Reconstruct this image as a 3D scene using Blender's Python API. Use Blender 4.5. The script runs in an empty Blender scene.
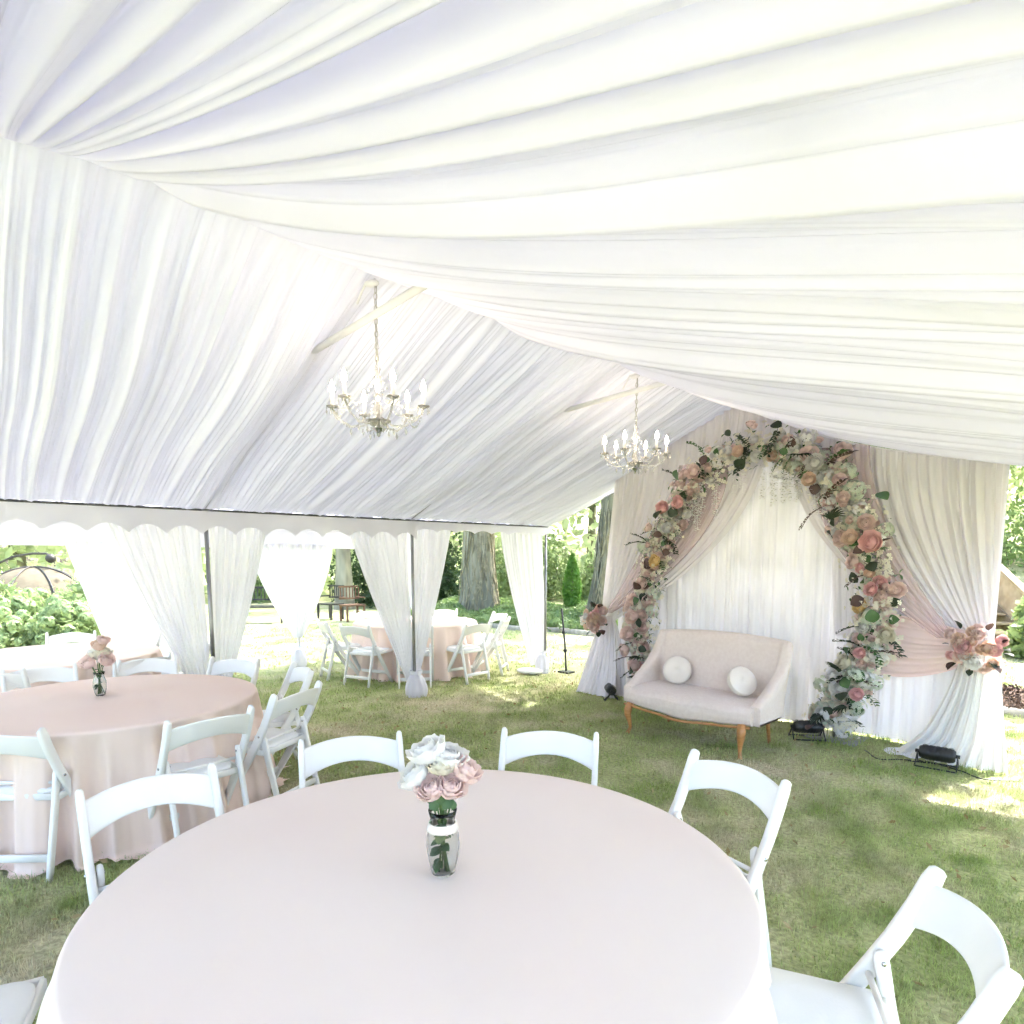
import bpy, math, random
import numpy as np
from mathutils import Vector, Matrix, noise
S = bpy.context.scene
COL = S.collection
PI = math.pi
R_ = math.radians
rnd = random.Random(7)

# ---------------------------------------------------------------- camera
HEAD = R_(46.3); PITCH = math.atan(73/633.0); CAMH = 1.69
cam_d = bpy.data.cameras.new('camera'); cam = bpy.data.objects.new('camera', cam_d); COL.objects.link(cam)
cam_d.sensor_width = 36; cam_d.lens = 633/1024*36; cam_d.shift_y = 119/1024
cam_d.clip_start = 0.05; cam_d.clip_end = 500
cam.location = (0, 0, CAMH); cam.rotation_euler = (PI/2-PITCH, 0, HEAD)
S.camera = cam
# ---------------------------------------------------------------- world, sun, exposure
SUN_EL, SUN_AZ = R_(55), R_(4)      # direction towards the sun: azimuth measured from +Y clockwise
w = bpy.data.worlds.new('World'); S.world = w; w.use_nodes = True
nt = w.node_tree; nt.nodes.clear()
sky = nt.nodes.new('ShaderNodeTexSky'); sky.sky_type = 'NISHITA'; sky.sun_disc = False
sky.sun_elevation = SUN_EL; sky.sun_rotation = SUN_AZ; sky.dust_density = 4.0; sky.air_density = 1.0; sky.ozone_density = 1.0
bg = nt.nodes.new('ShaderNodeBackground'); bg.inputs[1].default_value = 0.15
wo = nt.nodes.new('ShaderNodeOutputWorld')
nt.links.new(sky.outputs[0], bg.inputs[0]); nt.links.new(bg.outputs[0], wo.inputs[0])
sd = bpy.data.lights.new('sun', 'SUN'); sd.energy = 2.1; sd.angle = R_(0.5); sd.color = (1, .99, .975)
sun = bpy.data.objects.new('sun', sd); COL.objects.link(sun)
sv = Vector((math.sin(SUN_AZ)*math.cos(SUN_EL), math.cos(SUN_AZ)*math.cos(SUN_EL), math.sin(SUN_EL)))
sun.rotation_euler = sv.to_track_quat('Z', 'Y').to_euler(); sun.location = sv*30
S.view_settings.view_transform = 'Standard'; S.view_settings.look = 'None'
S.view_settings.gamma = 1; S.view_settings.exposure = 3.2
S.render.engine = 'CYCLES'
try:
    S.cycles.max_bounces = 6; S.cycles.diffuse_bounces = 3; S.cycles.transmission_bounces = 5; S.cycles.glossy_bounces = 2; S.cycles.transparent_max_bounces = 6; S.cycles.use_adaptive_sampling = True; S.cycles.adaptive_threshold = .06; S.cycles.adaptive_min_samples = 16
except Exception: pass

# ---------------------------------------------------------------- materials
def new_mat(name):
    m = bpy.data.materials.new(name); m.use_nodes = True
    n = m.node_tree.nodes; n.clear()
    out = n.new('ShaderNodeOutputMaterial')
    return m, m.node_tree, out
def N(t, kind, **kw):
    n = t.nodes.new(kind)
    for k, v in kw.items(): setattr(n, k, v)
    return n
def noise_col(t, c1, c2, scale, detail=1, lo=.35, hi=.65, coord='Object', rough=.55, stretch=None):
    tc = N(t, 'ShaderNodeTexCoord'); nz = N(t, 'ShaderNodeTexNoise'); nz.inputs['Scale'].default_value = scale
    nz.inputs['Detail'].default_value = detail; nz.inputs['Roughness'].default_value = rough
    src = tc.outputs[coord]
    if stretch:
        mp = N(t, 'ShaderNodeMapping'); mp.inputs['Scale'].default_value = stretch
        t.links.new(src, mp.inputs[0]); src = mp.outputs[0]
    t.links.new(src, nz.inputs['Vector'])
    cr = N(t, 'ShaderNodeValToRGB'); cr.color_ramp.elements[0].position = lo; cr.color_ramp.elements[1].position = hi
    cr.color_ramp.elements[0].color = (*c1, 1); cr.color_ramp.elements[1].color = (*c2, 1)
    t.links.new(nz.outputs['Fac'], cr.inputs[0])
    return cr.outputs[0], nz
def bump(t, scale, strength, dist=.01, coord='Object', stretch=None, detail=3):
    tc = N(t, 'ShaderNodeTexCoord'); nz = N(t, 'ShaderNodeTexNoise'); nz.inputs['Scale'].default_value = scale; nz.inputs['Detail'].default_value = detail
    src = tc.outputs[coord]
    if stretch:
        mp = N(t, 'ShaderNodeMapping'); mp.inputs['Scale'].default_value = stretch
        t.links.new(src, mp.inputs[0]); src = mp.outputs[0]
    t.links.new(src, nz.inputs['Vector'])
    b = N(t, 'ShaderNodeBump'); b.inputs['Strength'].default_value = strength; b.inputs['Distance'].default_value = dist
    t.links.new(nz.outputs['Fac'], b.inputs['Height'])
    return b.outputs[0]
def solid(name, c1, c2=None, scale=8, rough=.5, metal=0, bs=0, bscale=60, sheen=0, coat=0, stretch=None, trans=0, emit=None, es=0, ior=1.45, coord='Object'):
    m, t, out = new_mat(name); p = N(t, 'ShaderNodeBsdfPrincipled')
    if c2 is None: c2 = tuple(x*.9 for x in c1)
    col, _ = noise_col(t, c1, c2, scale, stretch=stretch, coord=coord)
    t.links.new(col, p.inputs['Base Color'])
    p.inputs['Roughness'].default_value = rough; p.inputs['Metallic'].default_value = metal
    p.inputs['Sheen Weight'].default_value = sheen; p.inputs['Coat Weight'].default_value = coat
    p.inputs['Transmission Weight'].default_value = trans; p.inputs['IOR'].default_value = ior
    if emit: p.inputs['Emission Color'].default_value = (*emit, 1); p.inputs['Emission Strength'].default_value = es
    if bs: t.links.new(bump(t, bscale, bs, stretch=stretch), p.inputs['Normal'])
    t.links.new(p.outputs[0], out.inputs[0]); return m
def fabric(name, c1, c2, trans=.45, scale=3, bs=.15, bscale=40, stretch=None, clear=0.0, gloss=0.0):
    m, t, out = new_mat(name)
    col, _ = noise_col(t, c1, c2, scale, stretch=stretch)
    d = N(t, 'ShaderNodeBsdfDiffuse'); tr = N(t, 'ShaderNodeBsdfTranslucent'); mx = N(t, 'ShaderNodeMixShader')
    mx.inputs[0].default_value = trans
    t.links.new(col, d.inputs[0]); t.links.new(col, tr.inputs[0])
    b = bump(t, bscale, bs, stretch=stretch, detail=1) if bs >= .2 else None
    if b: t.links.new(b, d.inputs['Normal'])
    t.links.new(d.outputs[0], mx.inputs[1]); t.links.new(tr.outputs[0], mx.inputs[2]); o = mx.outputs[0]
    if gloss:
        g = N(t, 'ShaderNodeBsdfGlossy'); g.inputs['Roughness'].default_value = .45; m2 = N(t, 'ShaderNodeMixShader'); m2.inputs[0].default_value = gloss
        t.links.new(o, m2.inputs[1]); t.links.new(g.outputs[0], m2.inputs[2]); o = m2.outputs[0]
    if clear:
        tp = N(t, 'ShaderNodeBsdfTransparent'); m3 = N(t, 'ShaderNodeMixShader'); m3.inputs[0].default_value = clear
        t.links.new(o, m3.inputs[1]); t.links.new(tp.outputs[0], m3.inputs[2]); o = m3.outputs[0]
    t.links.new(o, out.inputs[0]); return m
def leafmat(name, c1, c2, scale=2, trans=.35):
    m, t, out = new_mat(name)
    col, _ = noise_col(t, c1, c2, scale, detail=2, lo=.3, hi=.7)
    p = N(t, 'ShaderNodeBsdfPrincipled'); p.inputs['Roughness'].default_value = .5; t.links.new(col, p.inputs['Base Color'])
    tr = N(t, 'ShaderNodeBsdfTranslucent'); t.links.new(col, tr.inputs[0]); mx = N(t, 'ShaderNodeMixShader'); mx.inputs[0].default_value = trans
    t.links.new(p.outputs[0], mx.inputs[1]); t.links.new(tr.outputs[0], mx.inputs[2]); t.links.new(mx.outputs[0], out.inputs[0]); return m

M = {}
M['canopy'] = fabric('canopy_vinyl', (.77, .78, .835), (.75, .76, .815), trans=.15, bs=0)
M['liner'] = fabric('liner_voile', (.885, .88, .965), (.83, .825, .91), trans=.22, scale=2.2, bs=.12, bscale=25, stretch=(.5, 8, .5))
M['liner2'] = fabric('liner_voile_smooth', (.875, .855, .985), (.83, .81, .94), trans=.16, scale=1.5, bs=.08, bscale=12, stretch=(.4, 5, .4))
M['valance'] = fabric('valance_vinyl', (.76, .745, .84), (.72, .705, .80), trans=.15, bs=0)
M['curtain'] = fabric('curtain_voile', (.88, .875, .935), (.82, .815, .88), trans=.46, bs=.1, bscale=30, stretch=(3, 3, .4), clear=.06)
M['ivory'] = fabric('ivory_voile', (.94, .90, .95), (.90, .86, .90), trans=.10, bs=.2, bscale=30, stretch=(5, 5, .3), clear=.03)
M['ivorysheer'] = fabric('ivory_sheer', (.95, .90, .94), (.91, .86, .90), trans=.15, bs=.2, bscale=30, stretch=(5, 5, .4), clear=.15)
M['train'] = fabric('train_drape', (.93, .90, .87), (.89, .86, .83), trans=.12, bs=.1, bscale=30, stretch=(5, 5, .3))
M['pink'] = fabric('blush_sheer', (.97, .75, .75), (.95, .70, .70), trans=.4, bs=.15, bscale=25, clear=.6)
M['sash'] = fabric('blush_sash', (.97, .78, .76), (.95, .74, .72), trans=.3, bs=.15, bscale=25)
M['whitedrape'] = fabric('white_drape', (.94, .92, .97), (.90, .88, .94), trans=.05, bs=.1, bscale=30, stretch=(5, 5, .3))
M['cloth'] = fabric('blush_satin', (.96, .83, .75), (.95, .805, .725), trans=.12, scale=1.5, bs=.12, bscale=5, gloss=.05)
M['cloth2'] = fabric('peach_blush_satin', (.96, .78, .69), (.945, .745, .65), trans=.12, scale=1.5, bs=.12, bscale=5, gloss=.05)
M['steel'] = solid('pole_aluminium', (.35, .35, .36), (.28, .28, .29), rough=.35, metal=.9)
M['shaded_steel'] = solid('eave_steel_shaded', (.10, .10, .105), (.07, .07, .07), rough=.45, metal=.6)  # silver eave beam; its shaded underside is put into this dark colour
M['whitepaint'] = solid('white_paint', (.80, .79, .83), (.75, .74, .78), rough=.4)
M['resin'] = solid('white_resin', (.89, .875, .855), (.85, .84, .82), scale=5, rough=.33, bs=.04, bscale=90)
M['pad'] = solid('white_vinyl_pad', (.84, .84, .84), (.80, .80, .80), rough=.45, bs=.12, bscale=120)
M['ply'] = solid('table_ply', (.42, .30, .18), (.34, .23, .13), rough=.6, stretch=(1, 8, 1))
M['black'] = solid('black_plastic', (.018, .018, .02), (.03, .03, .03), rough=.35)
M['lens'] = solid('lamp_lens', (.62, .60, .56), (.5, .5, .48), rough=.12)
M['linen'] = solid('sofa_linen', (.80, .685, .625), (.76, .64, .58), scale=30, rough=.85, sheen=.3, bs=.35, bscale=350)
M['cushion'] = solid('cushion_plush', (.86, .77, .69), (.82, .73, .65), rough=.9, sheen=.5, bs=.4, bscale=200)
M['wood'] = solid('honey_wood', (.52, .25, .09), (.40, .18, .06), scale=12, rough=.35, stretch=(1, 1, 6), coat=.3)
M['timber'] = solid('grey_timber', (.30, .24, .17), (.20, .155, .11), scale=6, rough=.8, stretch=(1, 8, 8), bs=.3)
M['rail'] = solid('rail_timber', (.46, .38, .27), (.36, .29, .2), scale=6, rough=.8, bs=.3)
M['bark'] = solid('bark', (.24, .225, .16), (.12, .115, .08), scale=5, rough=.95, bs=1.0, bscale=14, stretch=(1, 1, .25))
M['bark2'] = solid('bark_pale', (.34, .32, .24), (.19, .18, .13), scale=4, rough=.95, bs=1.0, bscale=9, stretch=(1, 1, .3))
M['vine'] = solid('vine_stem', (.36, .32, .22), (.25, .22, .14), rough=.9)
M['leafA'] = leafmat('leaf_mid', (.13, .21, .07), (.26, .35, .13))
M['leafB'] = leafmat('leaf_light', (.20, .28, .10), (.36, .44, .20))
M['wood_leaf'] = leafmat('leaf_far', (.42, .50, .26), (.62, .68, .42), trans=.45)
M['leafC'] = leafmat('leaf_dark', (.04, .08, .03), (.09, .14, .05))
M['cypress'] = leafmat('leaf_cypress', (.12, .27, .04), (.20, .38, .07), scale=6)
M['hyd'] = leafmat('hydrangea_head', (.20, .31, .11), (.38, .47, .25), scale=3)
M['glassc'] = solid('crystal', (.95, .93, .92), (.9, .88, .87), rough=.04, trans=.8, ior=1.5)
M['silver'] = solid('chrome', (.65, .65, .66), (.5, .5, .52), rough=.15, metal=1)
M['chain'] = solid('chain_nickel', (.60, .58, .55), (.48, .46, .44), rough=.3, metal=.9)
M['candle'] = solid('candle_sleeve', (.85, .80, .74), (.8, .75, .7), rough=.5)
M['bulb'] = solid('lit_bulb', (1, .9, .75), (1, .9, .75), rough=.3, emit=(1, .82, .60), es=14)
M['glass'] = solid('vase_glass', (.97, 1, .98), (.97, 1, .98), rough=.02, trans=1, ior=1.35)
M['stem'] = solid('green_stem', (.09, .17, .04), (.06, .11, .03), rough=.5)
M['fleaf'] = leafmat('floral_leaf', (.05, .11, .04), (.10, .19, .07), scale=9, trans=.15)
M['fleafd'] = leafmat('floral_leaf_dark', (.018, .035, .018), (.04, .055, .03), scale=9, trans=.1)
M['fburg'] = leafmat('floral_leaf_burgundy', (.06, .03, .03), (.11, .06, .05), scale=9, trans=.1)
def petal(name, c1, c2): return fabric(name, c1, c2, trans=.42, scale=20, bs=0)
M['p_white'] = petal('petal_white', (.95, .93, .92), (.93, .91, .89))
M['p_blush'] = petal('petal_blush', (.97, .81, .78), (.95, .75, .71))
M['p_pink'] = petal('petal_pink', (.96, .67, .66), (.94, .58, .58))
M['p_peach'] = petal('petal_peach', (.95, .78, .67), (.93, .70, .57))
M['p_cream'] = petal('petal_cream', (.92, .87, .75), (.88, .83, .70))
M['p_hyd'] = petal('petal_green_white', (.78, .82, .72), (.68, .74, .60))
M['p_yellow'] = petal('petal_amber', (.93, .74, .42), (.90, .66, .32))
M['mulch'] = solid('mulch', (.16, .10, .065), (.06, .04, .03), scale=40, rough=1, bs=1, bscale=60)
M['kerb'] = solid('stone_kerb', (.42, .39, .33), (.30, .28, .23), scale=10, rough=.9, bs=.4)
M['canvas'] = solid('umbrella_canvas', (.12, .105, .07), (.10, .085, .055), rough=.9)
M['iron'] = solid('dark_iron', (.03, .03, .028), (.045, .04, .035), rough=.5)
M['wicker'] = solid('brown_wicker', (.22, .12, .07), (.12, .07, .04), scale=60, rough=.8, bs=.6, bscale=120)
M['dry'] = leafmat('dry_leaf', (.30, .20, .08), (.46, .38, .20), scale=12, trans=.2)

# ground: sparse lawn
def lawn_col(t, g1, g2, straw):
    a, _ = noise_col(t, g1, g2, 2.2, detail=2, lo=.35, hi=.65)
    st, nz = noise_col(t, (0, 0, 0), (1, 1, 1), .75, detail=4, lo=.47, hi=.66, rough=.7)
    mx = N(t, 'ShaderNodeMixRGB'); t.links.new(st, mx.inputs[0]); t.links.new(a, mx.inputs[1]); mx.inputs[2].default_value = (*straw, 1)
    b, _ = noise_col(t, (.62, .62, .62), (1.15, 1.15, 1.15), 38, detail=2, lo=.3, hi=.7)
    m2 = N(t, 'ShaderNodeMixRGB', blend_type='MULTIPLY'); m2.inputs[0].default_value = 1; t.links.new(mx.outputs[0], m2.inputs[1]); t.links.new(b, m2.inputs[2])
    return m2.outputs[0]
def ground_mat():
    m, t, out = new_mat('lawn_soil'); p = N(t, 'ShaderNodeBsdfPrincipled'); p.inputs['Roughness'].default_value = 1
    t.links.new(lawn_col(t, (.30, .34, .13), (.46, .47, .23), (.58, .51, .35)), p.inputs['Base Color'])
    t.links.new(bump(t, 30, 1, dist=.02, detail=3), p.inputs['Normal']); t.links.new(p.outputs[0], out.inputs[0]); return m
def blade_mat():
    m, t, out = new_mat('grass_blade'); p = N(t, 'ShaderNodeBsdfDiffuse'); c = lawn_col(t, (.34, .44, .14), (.56, .62, .29), (.70, .64, .45))
    t.links.new(c, p.inputs[0]); tr = N(t, 'ShaderNodeBsdfTranslucent'); t.links.new(c, tr.inputs[0]); mx = N(t, 'ShaderNodeMixShader'); mx.inputs[0].default_value = .35
    t.links.new(p.outputs[0], mx.inputs[1]); t.links.new(tr.outputs[0], mx.inputs[2]); t.links.new(mx.outputs[0], out.inputs[0]); return m
M['ground'] = ground_mat()
M['grass'] = blade_mat()

# ---------------------------------------------------------------- mesh helpers
class MB:
    def __init__(s): s.v = []; s.f = []; s.m = []; s.mi = 0
    def add(s, vs, fs, mi=None):
        b = len(s.v); s.v += [tuple(x) for x in vs]; s.f += [tuple(i+b for i in f) for f in fs]; s.m += [s.mi if mi is None else mi]*len(fs)
    def xf(s, other, mat):
        s.add([mat @ Vector(p) for p in other.v], other.f)
    def box(s, c, d, rot=None):
        x, y, z = (k/2 for k in d); vs = [Vector((i*x, j*y, k*z)) for i in (-1, 1) for j in (-1, 1) for k in (-1, 1)]
        if rot is not None: vs = [rot @ q for q in vs]
        vs = [q+Vector(c) for q in vs]
        s.add(vs, [(0, 1, 3, 2), (4, 6, 7, 5), (0, 4, 5, 1), (2, 3, 7, 6), (0, 2, 6, 4), (1, 5, 7, 3)])
    def tube(s, pts, r, n=8, cap=True, flat=None, side=None):
        """sweep; r scalar or list; flat=(a,b) superellipse section half sizes with side vector"""
        pts = [Vector(p) for p in pts]; m = len(pts); rs = r if isinstance(r, (list, tuple)) else [r]*m
        vs = []; prev = None
        for i, p in enumerate(pts):
            t = (pts[min(i+1, m-1)]-pts[max(i-1, 0)]).normalized()
            if side is not None: a = (Vector(side) - t*Vector(side).dot(t)).normalized()
            else:
                if prev is None:
                    h = Vector((0, 0, 1)) if abs(t.z) < .9 else Vector((1, 0, 0)); a = t.cross(h).normalized()
                else: a = (prev - t*prev.dot(t)).normalized()
            prev = a; b = t.cross(a)
            for k in range(n):
                th = 2*PI*(k+.5)/n; c_, s_ = math.cos(th), math.sin(th)
                if flat:
                    e = .45; c_ = math.copysign(abs(c_)**e, c_)*flat[0]; s_ = math.copysign(abs(s_)**e, s_)*flat[1]
                vs.append(p + a*c_*rs[i] + b*s_*rs[i])
        fs = [(i*n+k, i*n+(k+1) % n, (i+1)*n+(k+1) % n, (i+1)*n+k) for i in range(m-1) for k in range(n)]
        if cap: fs += [tuple(range(n-1, -1, -1)), tuple((m-1)*n+k for k in range(n))]
        s.add(vs, fs)
    def lathe(s, prof, n=24, mat=None, c=(0, 0, 0)):
        vs = []; c = Vector(c)
        for r, z in prof:
            for k in range(n):
                p = Vector((r*math.cos(2*PI*k/n), r*math.sin(2*PI*k/n), z))
                vs.append((mat @ p if mat else p) + c)
        m = len(prof)
        s.add(vs, [(i*n+k, i*n+(k+1) % n, (i+1)*n+(k+1) % n, (i+1)*n+k) for i in range(m-1) for k in range(n)])
    def grid(s, fn, nu, nv, wrap=False):
        vs = [fn(i/nu, j/nv) for j in range(nv+1) for i in range(nu+1 if not wrap else nu)]
        w_ = nu+1 if not wrap else nu
        fs = []
        for j in range(nv):
            for i in range(nu):
                i2 = (i+1) % w_ if wrap else i+1
                fs.append((j*w_+i, j*w_+i2, (j+1)*w_+i2, (j+1)*w_+i))
        s.add(vs, fs)
    def ball(s, c, r, n=12, m=8, sc=(1, 1, 1)):
        prof = [(math.sin(PI*i/m)*r+1e-5, -math.cos(PI*i/m)*r) for i in range(m+1)]
        s.lathe(prof, n, Matrix.Diagonal(sc), c)
    def build(s, name, mat, parent=None, smooth=True, loc=None, rot=None):
        me = bpy.data.meshes.new(name); me.from_pydata(s.v, [], s.f); 
        mats = mat if isinstance(mat, (list, tuple)) else [mat]
        for k in mats: me.materials.append(k)
        if len(mats) > 1: me.polygons.foreach_set('material_index', s.m)
        if smooth: me.polygons.foreach_set('use_smooth', [True]*len(me.polygons))
        me.update()
        o = bpy.data.objects.new(name, me); COL.objects.link(o)
        if parent: o.parent = parent
        if loc is not None: o.location = loc
        if rot is not None: o.rotation_euler = rot
        return o
def tag(o, label=None, cat=None, group=None, kind=None):
    if label: o['label'] = label
    if cat: o['category'] = cat
    if group: o['group'] = group
    if kind: o['kind'] = kind
    return o
def thing(name, label, cat, loc=(0, 0, 0), rz=0, group=None, kind=None):
    o = bpy.data.objects.new(name, None); COL.objects.link(o); o.location = loc; o.rotation_euler = (0, 0, rz); o.empty_display_size = .1
    return tag(o, label, cat, group, kind)
def kids(o, reg): return reg.get(o.name, [])
def dup(o, loc=None, rz=None, label=None, group=None, parent=None):
    c = o.copy(); COL.objects.link(c)
    if parent is not None: c.parent = parent
    for ch in list(o.children): dup(ch, parent=c)
    if loc is not None: c.location = loc
    if rz is not None: c.rotation_euler = (0, 0, rz)
    if label: c['label'] = label
    if group: c['group'] = group
    return c
def raw(name, verts, faces_n, nverts, mat, parent=None):
    """fast build from numpy: verts (N,3), faces all with nverts corners"""
    me = bpy.data.meshes.new(name); n = len(verts); nf = len(faces_n)
    me.vertices.add(n); me.vertices.foreach_set('co', np.asarray(verts, dtype=np.float32).ravel())
    me.loops.add(nf*nverts); me.loops.foreach_set('vertex_index', np.asarray(faces_n, dtype=np.int32).ravel())
    me.polygons.add(nf); me.polygons.foreach_set('loop_start', np.arange(0, nf*nverts, nverts, dtype=np.int32))
    me.polygons.foreach_set('loop_total', np.full(nf, nverts, dtype=np.int32))
    me.materials.append(mat); me.update(calc_edges=True); me.validate()
    o = bpy.data.objects.new(name, me); COL.objects.link(o)
    if parent: o.parent = parent
    return o
# camera-frame helper, only used to convert measured ground positions into world metres once
def gp(r, f): return (r*math.cos(HEAD)-f*math.sin(HEAD), r*math.sin(HEAD)+f*math.cos(HEAD))

def foldfn(seed, waves):
    """smooth 1-d fold profile over metres: list of (wavelength, amplitude, sharpness)"""
    rr = random.Random(seed); W = [(wl, a, sh, rr.uniform(0, 50), rr.uniform(0, 50)) for wl, a, sh in waves]
    def f(x):
        s = 0
        for wl, a, sh, p, q in W:
            ph = x/wl*2*PI + 2.2*noise.noise((x/wl*.45+p, q, 0))*2
            am = .55+.9*abs(noise.noise((x/wl*.3+q, p, 3)))*1.6
            c = math.cos(ph)
            s += a*am*((1-abs(math.sin(ph/2))**sh)*2-1 if sh else c)
        return s
    return f

# ---------------------------------------------------------------- structure: lawn etc
g = MB(); g.add([(-150, -150, 0), (150, -150, 0), (150, 150, 0), (-150, 150, 0)], [(0, 1, 2, 3)])
tag(g.build('lawn', M['ground'], smooth=False), kind='structure')

# ---------------------------------------------------------------- party tent
RX, RZ = -3.3, 3.30; EX, EZ = -6.4, 2.14; QX, QZ = .15, 2.13
Y0, Y1 = -2.6, 6.82
POLE_Y = [-2.6, -.25, 2.1, 4.45, 6.8]
tent = thing('party_tent', 'white frame party tent with pleated ceiling liner and scalloped valance over the lawn', 'tent', (RX, 2.1, 0))
T0 = Vector((RX, 2.1, 0))
def TB(mb, name, mat, smooth=True):
    mb.v = [(p[0]-T0.x, p[1]-T0.y, p[2]) for p in mb.v]
    return mb.build(name, mat, tent, smooth)
# outer canopy
b = MB(); h = .13
b.grid(lambda u, v: ((EX-.05)+(RX-EX+.05)*v, Y0+(Y1-Y0)*u, EZ+.04+(RZ+h-EZ-.04)*v), 8, 4)
TB(b, 'canopy', M['canopy'], False)
b = MB(); b.grid(lambda u, v: (QX+.05+(RX-QX-.05)*v, Y0+(Y1-Y0)*u, QZ+.05+(RZ+h-QZ-.05)*v-.001), 8, 4)
TB(b, 'canopy', M['canopy'], False)
# left liner: tight with fine pleats; folds run along the mesh columns so they stay crisp
def ridgez(y): return RZ-.005+.065*math.exp(-((y-.95)/.5)**2)
YP = .62
def fan(y0, t): return y0 + (YP-y0)*.50*math.exp(-((y0-YP)/1.15)**2)*(1-t)**2.2
ff = foldfn(11, [(.62, .028, 0), (.21, .022, .8), (.075, .013, .7), (.032, .006, .8)])
ff2 = foldfn(12, [(.9, .035, 0), (.33, .012, .8)])
_lc = {}
def left_liner(u, v):
    y0 = Y0+.1+(Y1-Y0-.1)*u
    if u not in _lc: _lc[u] = (ff(y0), ff2(y0))
    a, c = _lc[u]; y = y0 - .12*noise.noise((y0*.7, v*1.6, 5))*math.sin(PI*min(1, v*.8)) + .10*v
    env = min(1, v/.12)**.6*(1 if v < .9 else 1-(v-.9)/.1*.65)
    d = a*env + c*math.sin(PI*v)
    z0 = ridgez(y0)
    return (RX+(EX-RX)*v + d*.35, min(Y1, y), z0+(EZ+.005-z0)*v**(1.0) - .05*math.sin(PI*v) - d*.93)
b = MB(); b.grid(left_liner, 1500, 26); TB(b, 'ceiling_liner', M['liner'])
fr = foldfn(21, [(.42, .026, 0), (.23, .030, .9), (.11, .024, .8), (.060, .012, .8), (.030, .004, .8)])
fr2 = foldfn(22, [(.8, .05, 0)])
_rc = {}
def right_liner(u, v):
    y0 = Y0+.1+(Y1-Y0-.1)*u; t = v
    if u not in _rc: _rc[u] = (fr(y0), fr2(y0))
    a, c = _rc[u]; y = fan(y0, t) - .16*math.sin(PI*t)*noise.noise((y0*.5, t*1.2, 9)) - .10*t*(1-t)
    sag = (.35+.55*min(1, max(0, (y0-1.0)/4.5)))*t*(1-t)**2*(1+.12*math.sin(y0*2.67+.5))
    env = min(1, t/.10)**.7*(1 if t < .92 else 1-(t-.92)/.08*.7)
    d = a*env*(1+.35*max(0, min(1, 2.2-y0)))+c*math.sin(PI*t)
    z0 = ridgez(fan(y0, 0))
    return (RX+(QX-RX)*t + d*.2, min(y, Y1), z0+(QZ-z0)*t - sag - d)
b = MB(); b.grid(right_liner, 1500, 34); TB(b, 'ceiling_liner', M['liner2'])
# ridge, eaves, poles, rafters, tie bars
def bar(p, q, r, name, mat, n=10):
    b = MB(); b.tube([p, q], r, n); return TB(b, name, mat)
bar((EX, Y0, EZ-.005), (EX, Y1, EZ-.005), .017, 'eave_beam', M['shaded_steel'])
bar((QX, Y0, QZ), (QX, Y1, QZ), .02, 'eave_beam', M['steel'])
bar((RX, Y0, RZ+.105), (RX, Y1, RZ+.105), .016, 'ridge_beam', M['steel'])
for y in POLE_Y:
    b = MB(); b.tube([(EX, y, 0), (EX, y, EZ)], .019, 12); b.lathe([(.06, .0), (.06, .008), (.025, .012)], 12, c=(EX, y, 0)); b.box((EX, y, EZ-.03), (.05, .07, .07)); TB(b, 'pole', M['steel'])
    b = MB(); b.tube([(QX, y, 0), (QX, y, QZ)], .019, 12); b.lathe([(.06, .0), (.06, .008), (.025, .012)], 12, c=(QX, y, 0)); TB(b, 'pole', M['steel'])
    bar((EX, y, EZ+.03), (RX, y, RZ+.09), .018, 'rafter', M['steel']); bar((QX, y, QZ+.04), (RX, y, RZ+.09), .018, 'rafter', M['steel'])
for y in (-.3, 2.05, 4.5):
    bar((-4.14, y, 3.03), (-2.45, y, 3.10), .022, 'tie_bar', M['whitepaint'])
# valance with scallops
def val(y):
    s = abs(math.sin(PI*(y-.835)/.305)); s = s**.75
    deep = 1.905 if y < 4.5 else 2.0
    return deep+.085*s if y < 4.5 else deep+.04*s
b = MB(); b.grid(lambda u, v: (EX+.03+.006*math.sin(u*90)*v, Y0+(Y1-Y0)*u, (EZ-.012)*(1-v)+val(Y0+(Y1-Y0)*u)*v), 900, 3)
TB(b, 'valance', M['valance'], True)

# side extension tent
SX0, SX1, SZ = -9.45, -6.43, 2.12
st = thing('side_tent', 'low white awning tent joined behind the scalloped side of the party tent', 'tent', (-8, 2.1, 0))
b = MB(); b.grid(lambda u, v: (SX0+(SX1-SX0)*v-(-8), Y0+(6.9-Y0)*u-2.1, SZ+.02+.62*(1-abs(2*v-1))), 6, 2); b.build('canopy', M['canopy'], st, False)
for (x, y) in [(SX0, q) for q in (-2.6, -.25, 2.1, 4.4, 6.85)]:
    b = MB(); b.tube([(x+8, y-2.1, 0), (x+8, y-2.1, SZ)], .02, 10); b.build('pole', M['whitepaint'], st)
b = MB(); b.tube([(SX0+8, Y0-2.1, SZ), (SX0+8, 4.8, SZ)], .02, 8); b.build('eave_beam', M['whitepaint'], st)
b = MB(); b.grid(lambda u, v: (SX0+8+.02, Y0-2.1+(6.9-Y0)*u, SZ-.28*v+.0), 40, 2); b.build('valance', M['valance'], st)

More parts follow.
